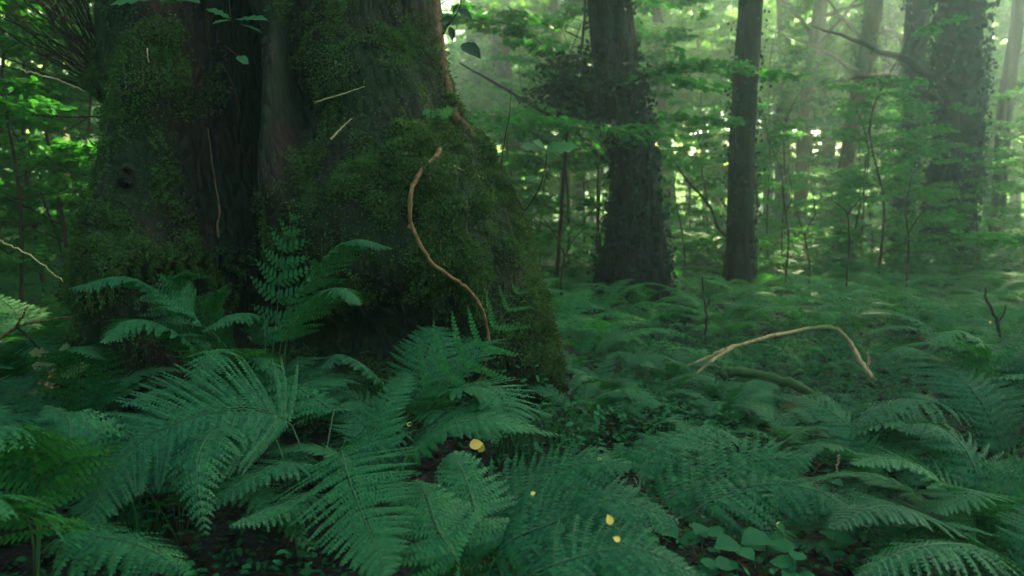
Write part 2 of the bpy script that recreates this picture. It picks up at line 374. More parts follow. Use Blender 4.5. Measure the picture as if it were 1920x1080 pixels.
# ------------------------------------------------------------------ fronds
def frond_geo(g, pts, half, npair=20, t0=.22, up=(0, 0, 1), nu=11, droop=.35, shape='broad', stalk=.004, ribs=True, lift=0.0, miss=0.0, pinn=.34):
    """a twice-divided frond along the control points pts; half = longest side leaflet"""
    if npair > 9: npair = int(npair*1.3); nu = int(nu*1.3)
    path = np.array([tuple(p) for p in smooth_path(pts, 40)])
    tt = np.linspace(0, 1, 40)
    up = np.array(up, float)
    g.add(*tube(path[::2], np.linspace(stalk*.7, stalk*.2, 20), 4, False), m=1)
    T = nrm(np.gradient(path, axis=0))
    ts = t0+(1-t0)*(1-(1-np.linspace(0, .985, npair))**1.12)
    Lr = np.linalg.norm(np.diff(path, axis=0), axis=1).sum()
    gap = np.gradient(ts)*Lr
    Ps = []; As = []; Ns = []; Ss = []; Ws = []
    for i, t in enumerate(ts):
        p = np.array([np.interp(t, tt, path[:, k]) for k in range(3)]); tg = nrm(np.array([np.interp(t, tt, T[:, k]) for k in range(3)]))
        n = up-tg*np.dot(up, tg)
        if np.linalg.norm(n) < .15: n = np.array([0, -1, 0])-tg*np.dot(np.array([0, -1, 0]), tg)
        n = n/np.linalg.norm(n); b = np.cross(tg, n)
        s = (t-t0)/(1-t0)
        pr = (1-s)**.85*(.62+.38*min(1, s/.22)) if shape == 'broad' else math.sin(math.pi*(s*.86+.13))**.75*(1 if s > .3 else .9)
        l = half*pr*random.uniform(.9, 1.05)+.006
        ang = R(78-28*s)+random.gauss(0, .05)
        for sd_ in (1, -1):
            if random.random() < miss: continue
            D = math.cos(ang)*tg+math.sin(ang)*sd_*b+n*(lift+random.gauss(0, .05))
            D /= np.linalg.norm(D)
            k = max(3, int(nu*(.35+.65*pr)))
            q = np.linspace(.04, .97, k); ql = q*l
            dr = droop*random.uniform(.7, 1.3)
            C = p+D*ql[:, None]-n*(dr*ql**2/max(l, 1e-3))[:, None]+tg*(.12*ql**2/max(l, 1e-3))[:, None]
            tw = nrm(np.gradient(C, axis=0)) if k > 2 else np.tile(D, (k, 1))
            pn = np.cross(tw, tg); pn = nrm(pn)*(1 if np.dot(pn[0], n) > 0 else -1)
            sidev = np.cross(pn, tw)
            wmax = min(gap[i]*.74, l*pinn)
            pw = wmax*(1-q)**.55*(.8+.2*np.minimum(1, q/.15))+.002
            if ribs:
                rb = .0011
                Vr = np.concatenate([C-sidev*rb, C+sidev*rb]); ii = np.arange(k-1)
                g.add(Vr, np.stack([ii, ii+k, ii+k+1, ii+1], 1), m=1)
            spc = l*.93/k
            for s2 in (1, -1):
                Ps.append(C+tw*(spc*.25*s2)); As.append(sidev*s2+tw*.45-pn*.12+rng.normal(0, .05, (k, 3))); Ns.append(pn+rng.normal(0, .08, (k, 3)))
                Ss.append(pw*rng.uniform(.9, 1.12, k)); Ws.append(np.full(k, spc*.95)/np.maximum(pw, .003)*2.0)
    Ps = np.concatenate(Ps); Wv = np.clip(np.concatenate(Ws), .6, 3.0)
    V, Q, Tt = scatter(T_PINN, Ps, np.concatenate(As), np.concatenate(Ns), np.concatenate(Ss), Wv)
    g.add(V, Q)
def arch(L, rise, out, bend=1.0):
    """control points of a frond in local XZ: rises from the origin and arches towards +X"""
    return [(0, 0, 0), (out*.16*L, 0, rise*.5*L), (out*.46*L, random.uniform(-.03, .03), rise*.86*L), (out*.82*L, random.uniform(-.06, .06), rise*.98*L-.02*bend), (out*1.18*L, random.uniform(-.09, .09), rise*.86*L-.06*bend)]
FR = []
for k in range(7):
    g = Geo(); L = .75
    frond_geo(g, arch(L, random.uniform(.5, .85), random.uniform(.75, 1.0)), random.uniform(.17, .23), 22, .26, nu=14, droop=random.uniform(.02, .2), shape='broad' if k % 3 else 'lance')
    FR.append(g.mesh('frond', [M_FERN, M_STALK]))
for k in range(2):
    m2 = FR[k*3].copy(); m2.materials.clear(); m2.materials.append(M_DEAD); m2.materials.append(M_STALK); FR.append(m2)
PLM = []
for k in range(6):
    g = Geo()
    for j in range(7):
        a = j*2*math.pi/7+random.uniform(-.35, .35); L = random.uniform(.5, .8)
        pts = arch(L, random.uniform(.32, .6), random.uniform(.75, 1.05))
        ca, sa = math.cos(a), math.sin(a)
        pts = [(x*ca-y*sa, x*sa+y*ca, z) for x, y, z in pts]
        frond_geo(g, pts, random.uniform(.14, .2), 16, .25, nu=8, ribs=False, droop=.2)
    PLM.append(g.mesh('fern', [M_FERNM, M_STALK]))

# hero ferns: every frond follows the photograph's
def hero(name_label, base_px, fr, group='ferns growing at the foot of the mossy oak'):
    """fr: list of (control points (px,py,Y)..., half, kwargs)"""
    bx = at(*base_px); bz = gz(bx.x, bx.y); B = Vector((bx.x, bx.y, bz))
    root = empty('fern', B); tag(root, name_label, 'fern', group)
    for pts, half, kw in fr:
        W = [at(*p) for p in pts]
        if not kw.get('noroot'): W = [B+Vector((0, 0, 0))] + W
        g = Geo(); kk = {a: b for a, b in kw.items() if a not in ('noroot', 'alt')}
        frond_geo(g, [w-B for w in W], half, **kk)
        if 'alt' in kw:      # rebuilt with its own settings, the random stream kept
            st = random.getstate(), rng.bit_generator.state
            g = Geo(); frond_geo(g, [w-B for w in W], half, **{**kk, **kw['alt']})
            random.setstate(st[0]); rng.bit_generator.state = st[1]
        link('frond', g.mesh('frond', [M_FERN, M_STALK]), root)
    return root
hero('large fern with broad drooping fronds at the lower left corner of the old trunk', (560, 1000, 2.1), [
    ([(560, 830, 2.15), (490, 770, 2.1), (350, 785, 1.98), (225, 860, 1.85), (152, 1010, 1.68)], .32, dict(npair=36, t0=.28, nu=20, droop=.08, up=(.1, -.6, 1))),
    ([(520, 830, 2.1), (420, 800, 2.0), (370, 860, 1.8), (385, 1000, 1.6)], .13, dict(npair=18, t0=.4, nu=10, droop=.3)),
    ([(620, 800, 2.25), (610, 760, 2.3), (500, 700, 2.4), (420, 700, 2.45)], .16, dict(npair=18, t0=.4, nu=10)),
    ([(590, 930, 1.95), (520, 950, 1.8), (430, 985, 1.65)], .12, dict(npair=18, t0=.3, nu=10)),
])
hero('fern with a broad flat frond hanging towards the viewer at the bottom left of centre', (700, 1060, 2.2), [
    ([(640, 900, 2.2), (640, 845, 2.1), (655, 900, 1.8), (690, 990, 1.55), (728, 1078, 1.40)], .24, dict(npair=27, t0=.34, nu=18, droop=.05, up=(0, -1, .9))),
    ([(660, 930, 2.2), (560, 850, 2.25), (500, 830, 2.3)], .11, dict(npair=15, t0=.35, nu=9)),
    ([(760, 930, 2.1), (840, 930, 1.9), (860, 860, 1.95)], .12, dict(npair=15, t0=.3, nu=9)),
])
hero('fern spreading leftwards in front of the mossy left column of the trunk', (460, 800, 2.75), [
    ([(420, 700, 2.75), (330, 580, 2.75), (240, 520, 2.65), (130, 540, 2.5)], .24, dict(npair=24, t0=.34, nu=14, droop=.3)),
    ([(400, 700, 2.7), (320, 620, 2.6), (250, 600, 2.5), (190, 640, 2.4)], .2, dict(npair=22, t0=.34, nu=13, droop=.3)),
    ([(430, 680, 2.7), (370, 600, 2.6), (340, 530, 2.6), (350, 505, 2.5)], .16, dict(npair=18, t0=.35, nu=10)),
    ([(450, 700, 2.75), (420, 620, 2.7), (400, 560, 2.65), (430, 530, 2.6)], .10, dict(npair=15, t0=.35, nu=9)),
])
hero('small upright fern with widely spaced leaflets in front of the dark hollow of the trunk', (505, 820, 3.0), [
    ([(508, 700, 3.0), (520, 580, 3.0), (528, 480, 2.97), (556, 385, 2.93)], .17, dict(npair=8, t0=.46, nu=9, droop=.35, up=(0, -1, .4))),
])
hero('fern with two long fronds arching right across the dark hollow of the trunk', (520, 830, 2.8), [
    ([(520, 700, 2.8), (540, 600, 2.8), (600, 500, 2.75), (660, 450, 2.7), (735, 465, 2.65)], .17, dict(npair=24, t0=.40, nu=13, droop=.35)),
    ([(530, 700, 2.7), (545, 620, 2.65), (600, 555, 2.6), (640, 540, 2.5), (675, 570, 2.45)], .14, dict(npair=24, t0=.36, nu=12, droop=.3)),
    ([(500, 690, 2.7), (490, 600, 2.7), (440, 590, 2.6), (380, 620, 2.5)], .11, dict(npair=16, t0=.36, nu=10)),
])
hero('bright fern tuft fanning out below the left fronds, above the large fern', (420, 860, 2.7), [
    ([(440, 760, 2.6), (440, 690, 2.5), (410, 655, 2.35), (360, 725, 2.15)], .19, dict(npair=18, t0=.45, nu=13, droop=.2, up=(0, -.4, 1))),
    ([(450, 760, 2.6), (460, 690, 2.5), (490, 670, 2.4), (530, 710, 2.3)], .12, dict(npair=15, t0=.4, nu=10)),
    ([(400, 780, 2.6), (350, 740, 2.5), (300, 730, 2.4), (230, 760, 2.3)], .14, dict(npair=16, t0=.36, nu=10)),
])
hero('tall fern with a slanting frond across the right foot of the mossy trunk', (720, 880, 2.7), [
    ([(765, 775, 2.7), (830, 715, 2.68), (890, 660, 2.66), (945, 590, 2.65), (985, 520, 2.66)], .25, dict(npair=14, t0=.22, nu=17, droop=.1, up=(0, -1, .25), alt=dict(npair=9, nu=17, pinn=.115))),
    ([(790, 780, 2.6), (850, 770, 2.5), (900, 790, 2.4), (930, 830, 2.3)], .15, dict(npair=14, t0=.25, nu=11, droop=.2)),
    ([(740, 770, 2.7), (700, 700, 2.65), (640, 665, 2.6), (600, 690, 2.5)], .12, dict(npair=16, t0=.35, nu=10)),
    ([(730, 800, 2.6), (700, 760, 2.5), (650, 755, 2.45), (620, 775, 2.35)], .10, dict(npair=14, t0=.3, nu=9)),
])
hero('wide spreading fern filling the bottom middle of the view', (905, 1180, 1.75), [
    ([(900, 1010, 1.75), (990, 920, 1.8), (1090, 870, 1.82), (1180, 870, 1.8)], .22, dict(npair=20, t0=.2, nu=13, droop=.2, up=(0, -.35, 1))),
    ([(930, 1040, 1.6), (1050, 975, 1.6), (1150, 940, 1.6), (1270, 975, 1.6)], .22, dict(npair=22, t0=.2, nu=13, droop=.2, up=(0, -.35, 1))),
    ([(880, 1050, 1.6), (890, 960, 1.7), (870, 890, 1.8), (850, 850, 1.85)], .16, dict(npair=20, t0=.2, nu=12, droop=.2, up=(0, -.5, 1))),
    ([(980, 1090, 1.45), (1100, 1040, 1.45), (1200, 1030, 1.45), (1310, 1080, 1.45)], .19, dict(npair=20, t0=.2, nu=13, droop=.2, up=(0, -.35, 1))),
    ([(860, 1060, 1.55), (820, 990, 1.6), (800, 930, 1.7), (780, 900, 1.8)], .14, dict(npair=18, t0=.2, nu=11, droop=.2, up=(0, -.5, 1))),
], 'ferns in the near foreground')
hero('fern with a long bare stalk leaning right in the foreground right of centre', (1210, 1020, 2.0), [
    ([(1235, 950, 2.0), (1330, 905, 2.02), (1420, 865, 2.05), (1520, 860, 2.0)], .25, dict(npair=15, t0=.3, nu=13, droop=.25, up=(0, -.5, 1))),
    ([(1300, 960, 1.9), (1420, 910, 1.95), (1530, 920, 1.9), (1590, 960, 1.8)], .17, dict(npair=17, t0=.3, nu=11, droop=.3, up=(0, -.3, 1))),
    ([(1200, 900, 2.1), (1240, 830, 2.2), (1330, 800, 2.3), (1400, 830, 2.3)], .17, dict(npair=17, t0=.3, nu=11)),
], 'ferns in the near foreground')
hero('dense fern with layered fronds in the bottom right corner', (1830, 1130, 1.9), [
    ([(1830, 1000, 1.9), (1760, 900, 1.95), (1680, 860, 1.95), (1600, 870, 1.9)], .2, dict(npair=21, t0=.22, nu=16, droop=.08)),
    ([(1800, 1010, 1.8), (1720, 960, 1.75), (1640, 950, 1.7), (1560, 990, 1.6)], .18, dict(npair=20, t0=.22, nu=16, droop=.08)),
    ([(1850, 980, 1.95), (1820, 860, 2.05), (1760, 800, 2.1), (1680, 800, 2.1)], .19, dict(npair=20, t0=.25, nu=12)),
    ([(1840, 1040, 1.7), (1800, 1020, 1.6), (1700, 1030, 1.5), (1600, 1085, 1.42)], .16, dict(npair=20, t0=.22, nu=12)),
    ([(1870, 1000, 1.9), (1900, 900, 1.95), (1950, 860, 1.95), (2020, 880, 1.9)], .2, dict(npair=20, t0=.22, nu=12)),
], 'ferns in the near foreground')
hero('fern with finely cut pale fronds rising at the right edge of the view', (1850, 860, 2.9), [
    ([(1830, 760, 2.9), (1780, 690, 2.95), (1700, 650, 3.0), (1640, 680, 3.0)], .2, dict(npair=20, t0=.3, nu=10)),
    ([(1850, 740, 2.9), (1850, 660, 2.9), (1800, 620, 2.9), (1730, 640, 2.8)], .2, dict(npair=20, t0=.3, nu=10)),
    ([(1870, 740, 2.9), (1900, 680, 2.9), (1960, 650, 2.9), (2010, 690, 2.8)], .2, dict(npair=18, t0=.3, nu=10)),
    ([(1820, 790, 2.8), (1740, 750, 2.7), (1660, 760, 2.6), (1600, 800, 2.5)], .18, dict(npair=18, t0=.3, nu=10)),
], 'ferns in the near foreground')
hero('soft blurred fern in the bottom left corner', (60, 1120, 1.7), [
    ([(70, 950, 1.65), (60, 850, 1.6), (20, 800, 1.5), (-60, 830, 1.4)], .2, dict(npair=18, t0=.25, nu=11)),
    ([(80, 950, 1.7), (120, 860, 1.7), (130, 790, 1.75), (90, 760, 1.8)], .16, dict(npair=18, t0=.25, nu=11)),
    ([(60, 1000, 1.5), (10, 950, 1.4), (-20, 930, 1.3), (-90, 980, 1.2)], .18, dict(npair=18, t0=.25, nu=11)),
    ([(120, 1010, 1.6), (200, 1010, 1.55), (280, 1030, 1.5), (350, 1075, 1.4)], .14, dict(npair=18, t0=.25, nu=11)),
], 'ferns in the near foreground')

# ------------------------------------------------------------------ fern field
def zone(x, y):
    px, py, d = proj(np.array([[x, y, .35]])); px = px[0]
    if y < 3.2:
        if px < 500: return 'fern in the dark undergrowth at the lower left, under the old oak', 'ferns at the lower left'
        if px < 1150: return 'fern in front of the foot of the old oak', 'ferns before the oak'
        return 'fern in the near carpet right of the old oak', 'near ferns on the right'
    if px < 500: return 'fern growing behind the left side of the old oak', 'ferns left of the oak'
    if y < 5:
        if px < 1250: return 'fern close beside the right root of the old oak', 'ferns beside the oak root'
        if px < 1650: return 'fern around the arched fallen branch', 'ferns around the arched branch'
        return 'fern to the right of the arched fallen branch', 'ferns right of the arched branch'
    if y < 7.6:
        if px < 1300: return 'fern in front of the leaning dark tree', 'ferns before the leaning tree'
        return 'fern in the hazy carpet behind the arched branch', 'ferns behind the arched branch'
    if px < 1400: return 'fern around the foot of the leaning dark tree', 'ferns round the leaning tree'
    return 'fern in the hazy carpet before the ivy covered trees', 'ferns before the ivy clad trees'
HERO_XY = []
placed = []
def try_place(x, y, dmin):
    for a, b in placed:
        if (a-x)**2+(b-y)**2 < dmin*dmin: return False
    placed.append((x, y)); return True
def in_oak(x, y, pad=0.0):
    return ((x+0.99)/(1.28+pad))**2+((y-4.0)/(1.12+pad))**2 < 1
tries = 0; nfern = 0
cnt_parts = 0
while nfern < 272 and tries < 60000:
    tries += 1
    y = 1.35+9.2*random.random()**1.0; hwid = .66*y+.5; x = random.uniform(-hwid, hwid)
    if in_oak(x, y, .1): continue
    if y > 3.0 and x < -1.2-.1*y and random.random() < .55: continue
    if x < -.1 and y > 5 and x > -.58*y+.5: continue          # hidden behind the oak
    near = y < 3.3
    px, py, dd = proj(np.array([[x, y, .4]])); px = px[0]
    if y < 3.1 and px < 1180 and random.random() < .3: continue
    if y < 2.9 and 800 < px < 980: continue
    patch = 2.5 < y < 5.4 and 1120 < px < 1790
    if not try_place(x, y, .27 if patch else (.5 if y < 3.1 and px < 1180 else (.36 if y < 3 else .42))): continue
    if 3.2 < y < 4.3 and 1210 < px < 1580 and random.random() < .55: continue
    lab, grp = zone(x, y)
    z = gz(x, y)
    s = random.uniform(.6, 1.0)*(1.0 if y > 2.2 else .62)
    if 1.4 < y < 2.8 and 1180 < px < 1560: s *= .55            # low gap with broad leaved seedlings
    if patch: s = min(s*.5, max(.10, (1-.2445*y)/.62)) if y < 4.25 else s*.36             # around the arched branch
    if y < 4.2:
        root = empty('fern', (x, y, z), random.uniform(0, 6.28), s); tag(root, lab, 'fern', grp)
        nf = random.choice((5, 6, 7)); a0 = random.random()*6.28
        for j in range(nf):
            f = link('frond', FR[-1-random.randint(0, 1)] if y > 2.9 and random.random() < .018 else random.choice(FR[:7]), root); f.rotation_euler = (random.uniform(-.15, .15), random.uniform(-.35, .2), a0+j*2*math.pi/nf+random.uniform(-.35, .35))
            q = random.uniform(.75, 1.1); f.scale = (q, q*random.choice((-1, 1)) if False else q, q)
            f.location = (0, 0, -.02)
    else:
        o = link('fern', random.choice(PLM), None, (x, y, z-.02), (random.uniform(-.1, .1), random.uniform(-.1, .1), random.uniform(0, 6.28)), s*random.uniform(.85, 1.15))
        tag(o, lab, 'fern', grp)
    nfern += 1
for k, (fx, fy, fs) in enumerate([(.42, 3.55, .42), (.62, 3.3, .4), (.36, 4.0, .5), (.75, 3.75, .36), (.55, 4.35, .42), (.95, 3.4, .34), (.30, 3.2, .4)]):
    root = empty('fern', (fx, fy, gz(fx, fy)), k*1.3, fs); tag(root, 'low fern on the open soil close beside the right root of the old oak', 'fern', 'low ferns by the right oak root')
    for j in range(6):
        f = link('frond', FR[(j+k) % 7], root, (0, 0, -.02), (random.uniform(-.15, .15), random.uniform(-.2, .3), j*1.047+random.uniform(-.3, .3)), random.uniform(.8, 1.15))
print('ferns', nfern)

# far bracken beyond the individual ferns: one mass
def bracken():
    g = Geo(); n = 0
    P = []; A = []; N = []; S = []
    for q_ in range(5200):
        y = 9.5+24*random.random()**1.3; hw = .72*y+2; x = random.uniform(-hw, hw)
        z = gz(x, y); h = random.uniform(.25, .75)*(.8+.5*noise.noise(Vector((x*.4, y*.4, 2))))
        a = random.random()*6.28; L = random.uniform(.35, .6); k = 9
        q = np.linspace(.15, 1, k); d = np.array([math.cos(a), math.sin(a), 0]); side = np.array([-d[1], d[0], 0])
        C = np.array([x, y, z+h])+d*(q*L)[:, None]+np.array([0, 0, 1])*(-(q**2)*L*.4)[:, None]
        for sgn in (1, -1):
            P.append(C); A.append(np.tile(side*sgn+d*.4+np.array([0, 0, -.25]), (k, 1))+rng.normal(0, .12, (k, 3))); N.append(np.array([0, 0, 1])+rng.normal(0, .25, (k, 3))); S.append(.17*(1.08-q)+.03)
    V, Q, T = scatter(T_KITE, np.concatenate(P), np.concatenate(A), np.concatenate(N), np.concatenate(S), .6)
    VV = [V]; QQ = [Q]; nv = len(V)
    src = []
    for me in PLM[:3]:
        co = np.zeros(len(me.vertices)*3, np.float32); me.vertices.foreach_get('co', co); src.append((co.reshape(-1, 3), np.array([tuple(p.vertices) for p in me.polygons if len(p.vertices) == 4])))
    for k in range(110):     # beside the view and behind the oak
        y = random.uniform(.8, 10); x = random.choice((random.uniform(.68*y+.8, .68*y+4), random.uniform(.68*y+.8, .68*y+4), random.uniform(-.62*y, -.05*y) if y > 5.3 else 4+y, random.uniform(-.68*y-3, -.68*y-.8)))
        co, q = random.choice(src); a = random.random()*6.28; sc = random.uniform(.7, 1); ca, sa = math.cos(a)*sc, math.sin(a)*sc
        VV.append(np.stack([x+co[:, 0]*ca-co[:, 1]*sa, y+co[:, 0]*sa+co[:, 1]*ca, gz(x, y)+co[:, 2]*sc], 1)); QQ.append(q+nv); nv += len(co)
    V = np.concatenate(VV); Q = np.concatenate(QQ)
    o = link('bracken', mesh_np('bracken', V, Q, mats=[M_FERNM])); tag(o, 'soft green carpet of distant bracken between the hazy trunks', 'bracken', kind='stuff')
bracken()
def groundcover():
    P = []; n = 52000
    y = 1.1+12*rng.random(n)**1.2; x = (rng.random(n)*2-1)*(.7*y+.4)
    m = n//3; y[:m] = rng.uniform(2.8, 5.6, m); x[:m] = rng.uniform(.14, .52, m)*y[:m]
    keep = ~(((x+.99)/1.25)**2+((y-4)/1.05)**2 < 1); x, y = x[keep], y[keep]; n = len(x)
    z = np.array([gz(a, b) for a, b in zip(x, y)])
    den = np.array([noise.noise(Vector((a*1.2, b*1.2, 5))) for a, b in zip(x, y)])
    h = rng.uniform(.03, .22, n)*(1+den); h = np.where((y > 2.8) & (y < 5.2) & (x > .1*y), h*.5, h)
    V, Q, T = scatter(T_LEAF, np.stack([x, y, z+h], 1), rng.normal(0, 1, (n, 3))*np.array([1, 1, .3]), np.array([0, -.2, 1])+rng.normal(0, .35, (n, 3)), rng.uniform(.012, .034, n), 1.0)
    o = link('ground_cover', mesh_np('ground_cover', V, Q, mats=[M_HERB])); tag(o, 'low small leaved herbs covering the forest floor between ferns', 'ground cover', kind='stuff')
    n = 16000
    y = .9+9*rng.random(n)**1.2; x = (rng.random(n)*2-1)*(.7*y+.4); z = np.array([gz(a, b) for a, b in zip(x, y)])
    V, Q, T = scatter(T_LEAF, np.stack([x, y, z+rng.uniform(.003, .03, n)], 1), rng.normal(0, 1, (n, 3))*np.array([1, 1, .25]), np.array([0, 0, 1])+rng.normal(0, .4, (n, 3)), rng.uniform(.03, .07, n), 1.1)
    o = link('leaf_litter', mesh_np('leaf_litter', V, Q, mats=[M_LITTER])); tag(o, 'dark brown fallen leaves littering the soil', 'leaf litter', kind='stuff')
groundcover()

# ------------------------------------------------------------------ trees behind
def trunk_mesh(P, rad, mat, n=30, seg=90, rough=.12, flare=.5):
    path = np.array([tuple(p) for p in smooth_path(P, seg)])
    zz = np.linspace(0, 1, seg); rr = np.interp(zz, np.linspace(0, 1, len(rad)), rad)
    h = path[:, 2]-path[0, 2]
    V = []; sx = random.uniform(0, 50)
    for i in range(seg):
        a = np.arange(n)*2*math.pi/n
        f = np.array([noise.noise(Vector((math.cos(t)*1.6+sx, math.sin(t)*1.6, h[i]*.35))) for t in a]); f2 = np.array([noise.noise(Vector((math.cos(t)*4+sx, math.sin(t)*4, h[i]*2.2))) for t in a])
        r = rr[i]*(1+rough*f*2+rough*.7*f2)*(1+flare*math.exp(-max(0, h[i])/.35)*(1+.9*f))
        V.append(path[i]+np.stack([np.cos(a)*r, np.sin(a)*r, np.zeros(n)], 1))
    V = np.concatenate(V)
    I, J = np.meshgrid(np.arange(seg-1), np.arange(n), indexing='ij'); J2 = (J+1) % n
    Q = np.stack([I*n+J, I*n+J2, (I+1)*n+J2, (I+1)*n+J], -1).reshape(-1, 4)
    return V, Q, path, rr
def crown_cloud(nleaf, rx, ry, rz, nclump, leaf, z0=0, flat=.35, csize=.9):
    """leaves gathered in flattened clumps through an ellipsoid"""
    c = nrm(rng.normal(0, 1, (nclump, 3)))*(rng.random((nclump, 1))**.45)*np.array([rx, ry, rz])
    i = rng.integers(0, nclump, nleaf); sz = rng.uniform(.5, 1.2, nclump)*csize
    P = c[i]+rng.normal(0, 1, (nleaf, 3))*sz[i][:, None]*np.array([1, 1, flat])+np.array([0, 0, z0])
    A = rng.normal(0, 1, (nleaf, 3))*np.array([1, 1, .45]); N = np.array([0, 0, 1])+rng.normal(0, .45, (nleaf, 3))
    return scatter(T_LEAF, P, A, N, leaf*rng.uniform(.7, 1.25, nleaf), 1.15)
CROWN = []
for k in range(4):
    V, Q, T = crown_cloud(6500, 3.2, 3.2, 2.6, 60, .20); CROWN.append(mesh_np('crown', V, Q, mats=[M_LEAF]))
CROWNY = []
for k in range(3):
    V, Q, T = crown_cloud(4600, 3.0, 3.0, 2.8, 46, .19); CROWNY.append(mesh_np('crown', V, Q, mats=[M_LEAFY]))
def tree(kind, label, base, tops, w, mat, crown=True, ivy=0, ivy_size=.07, group=None, limbs=3, flare=.5, cz=8.5, crownset=None, ivyz=7.5, rough=.12):
    """base (px,py,Y); tops list of (px,py,Y) higher up; w list of widths in photo pixels, base to top"""
    B = at(*base); B.z = gz(B.x, B.y)-.1
    W = [B]+[at(*t) for t in tops]
    last = W[-1]; d = (W[-1]-W[-2]).normalized(); d = (d+Vector((0, 0, 1))).normalized()
    H = 13.0; ext = last+d*(H-last.z)/d.z
    W2 = W+[last.lerp(ext, .5), ext]
    rad = [x*base[2]/F/2 for x in w]; 
    # resample radii per control point, tapering on
    cum = [0.0]
    for a, b in zip(W2[:-1], W2[1:]): cum.append(cum[-1]+(b-a).length)
    rr = list(rad)+[rad[-1]*.8, rad[-1]*.35]
    t = np.linspace(0, 1, len(W2))
    root = empty(kind, (B.x, B.y, B.z)); tag(root, label, 'tree', group)
    V, Q, path, rads = trunk_mesh([p-B for p in W2], rr, mat, flare=flare, rough=rough)
    g = Geo(); g.add(V, Q); link('trunk', g.mesh('trunk', [mat], True), root)
    if limbs:
        for k in range(limbs):
            g = Geo()
            j = random.randint(28, 72); p = Vector(path[j]); a = random.random()*6.28; L = random.uniform(1.2, 2.8)
            e = p+Vector((math.cos(a)*L, math.sin(a)*L, random.uniform(.3, 1.6))); mid = p.lerp(e, .5)+Vector((0, 0, random.uniform(-.1, .35)))
            g.add(*tube(smooth_path([p, mid, e], 12, .015), np.linspace(rads[j]*.28+.01, .008, 12), 6))
            link('limb', g.mesh('limb', [mat], True), root)
    if ivy:
        idx = rng.integers(0, len(path), ivy); zmax = ivyz
        P = path[idx]+rng.normal(0, .03, (ivy, 3)); a = rng.random(ivy)*6.28; r = rads[idx]*(1.04+.16*np.abs(rng.normal(0, .5, ivy)))+.015
        bul = np.array([noise.noise(Vector((math.cos(q)*1.3+base[0], math.sin(q)*1.3, p[2]*1.1))) for q, p in zip(a, P)])
        r = r*(1+.4*np.clip(bul, -.1, 1)); D = np.stack([np.cos(a), np.sin(a), np.zeros(ivy)], 1); P = P+D*r[:, None]
        P = P[(P[:, 2] < zmax) & (bul > -.35)]; D = D[:len(P)] if False else nrm(P-np.stack([np.interp(P[:, 2], path[:, 2], path[:, 0]), np.interp(P[:, 2], path[:, 2], path[:, 1]), P[:, 2]], 1))
        m = len(P)
        V, Q, T = scatter(T_LEAF, P, np.array([0, 0, -1])+rng.normal(0, .6, (m, 3)), D+rng.normal(0, .5, (m, 3)), ivy_size*rng.uniform(.7, 1.3, m), 1.5)
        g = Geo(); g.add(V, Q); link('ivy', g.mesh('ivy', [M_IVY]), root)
    if crown:
        ch = link('crown', random.choice(crownset or CROWN), root, Vector(path[int(len(path)*.8)])+Vector((0, 0, 0)), (0, 0, random.random()*6.28), random.uniform(.85, 1.15))
        ch.location.z = cz+random.uniform(0, 1.5)
    return root
G_MID = 'woodland trees behind the fern carpet'
LT = tree('leaning_tree', 'thick dark tree leaning left, its broad foot in ferns, right of the old oak', (1195, 548, 7.4), [(1195, 450, 7.4), (1192, 330, 7.4), (1172, 180, 7.4), (1145, 0, 7.4)], [128, 98, 80, 74, 78], M_BARKK, ivy=5200, ivy_size=.045, ivyz=4.0, limbs=0, flare=.6, cz=9, rough=.22)
V, Q, T = crown_cloud(2600, .42, .35, .42, 26, .06, csize=.13); _c = at(1092, 165, 7.4)
link('ivy', mesh_np('ivy', V, Q, mats=[M_IVY]), LT, _c-LT.location)
tree('slender_tree', 'upright medium dark trunk right of the leaning tree', (1385, 515, 8.6), [(1388, 400, 8.6), (1393, 250, 8.6), (1408, 0, 8.6)], [46, 42, 42, 46], M_BARKD, ivy=1800, ivy_size=.04, limbs=0, flare=.5, cz=13, rough=.22)
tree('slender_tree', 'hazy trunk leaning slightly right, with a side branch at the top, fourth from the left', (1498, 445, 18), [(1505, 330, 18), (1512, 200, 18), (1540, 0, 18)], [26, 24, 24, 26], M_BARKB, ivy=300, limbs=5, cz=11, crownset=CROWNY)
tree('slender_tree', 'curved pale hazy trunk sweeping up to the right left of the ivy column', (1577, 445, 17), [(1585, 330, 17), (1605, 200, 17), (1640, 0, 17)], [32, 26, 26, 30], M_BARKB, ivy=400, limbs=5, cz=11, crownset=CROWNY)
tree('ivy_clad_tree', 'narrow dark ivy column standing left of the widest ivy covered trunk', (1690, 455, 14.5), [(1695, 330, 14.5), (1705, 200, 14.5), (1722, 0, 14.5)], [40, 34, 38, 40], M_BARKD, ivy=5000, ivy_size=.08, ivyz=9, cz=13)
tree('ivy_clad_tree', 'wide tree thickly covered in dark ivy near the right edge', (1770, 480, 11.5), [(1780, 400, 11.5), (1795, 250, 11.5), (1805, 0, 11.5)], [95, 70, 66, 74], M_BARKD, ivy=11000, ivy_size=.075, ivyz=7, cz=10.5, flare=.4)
tree('slender_tree', 'thin dark trunk leaning right at the right edge, bare of ivy', (1868, 455, 13), [(1876, 330, 13), (1885, 200, 13), (1912, 0, 13)], [24, 24, 26, 22], M_BARKD, limbs=3, cz=9)
for _p, _Y, _c in [(350, 11, 6), (250, 18, 6.5), (440, 20, 8)]:  # dense crowned trees added only to darken the left background
    tree('added_shade_tree', 'broad crowned tree added behind the old oak to shade the left background', (_p, HOR+F/_Y, _Y), [(_p, 300, _Y), (_p, 0, _Y)], [50, 45, 40], M_BARKD, cz=_c, limbs=1, group='shade trees added behind the oak')
tree('added_shade_tree', 'hidden broad crowned tree added behind the old oak for its shade', (470, 510, 13), [(470, 300, 13), (460, 0, 13)], [50, 45, 40], M_BARKD, cz=6.5, limbs=1)
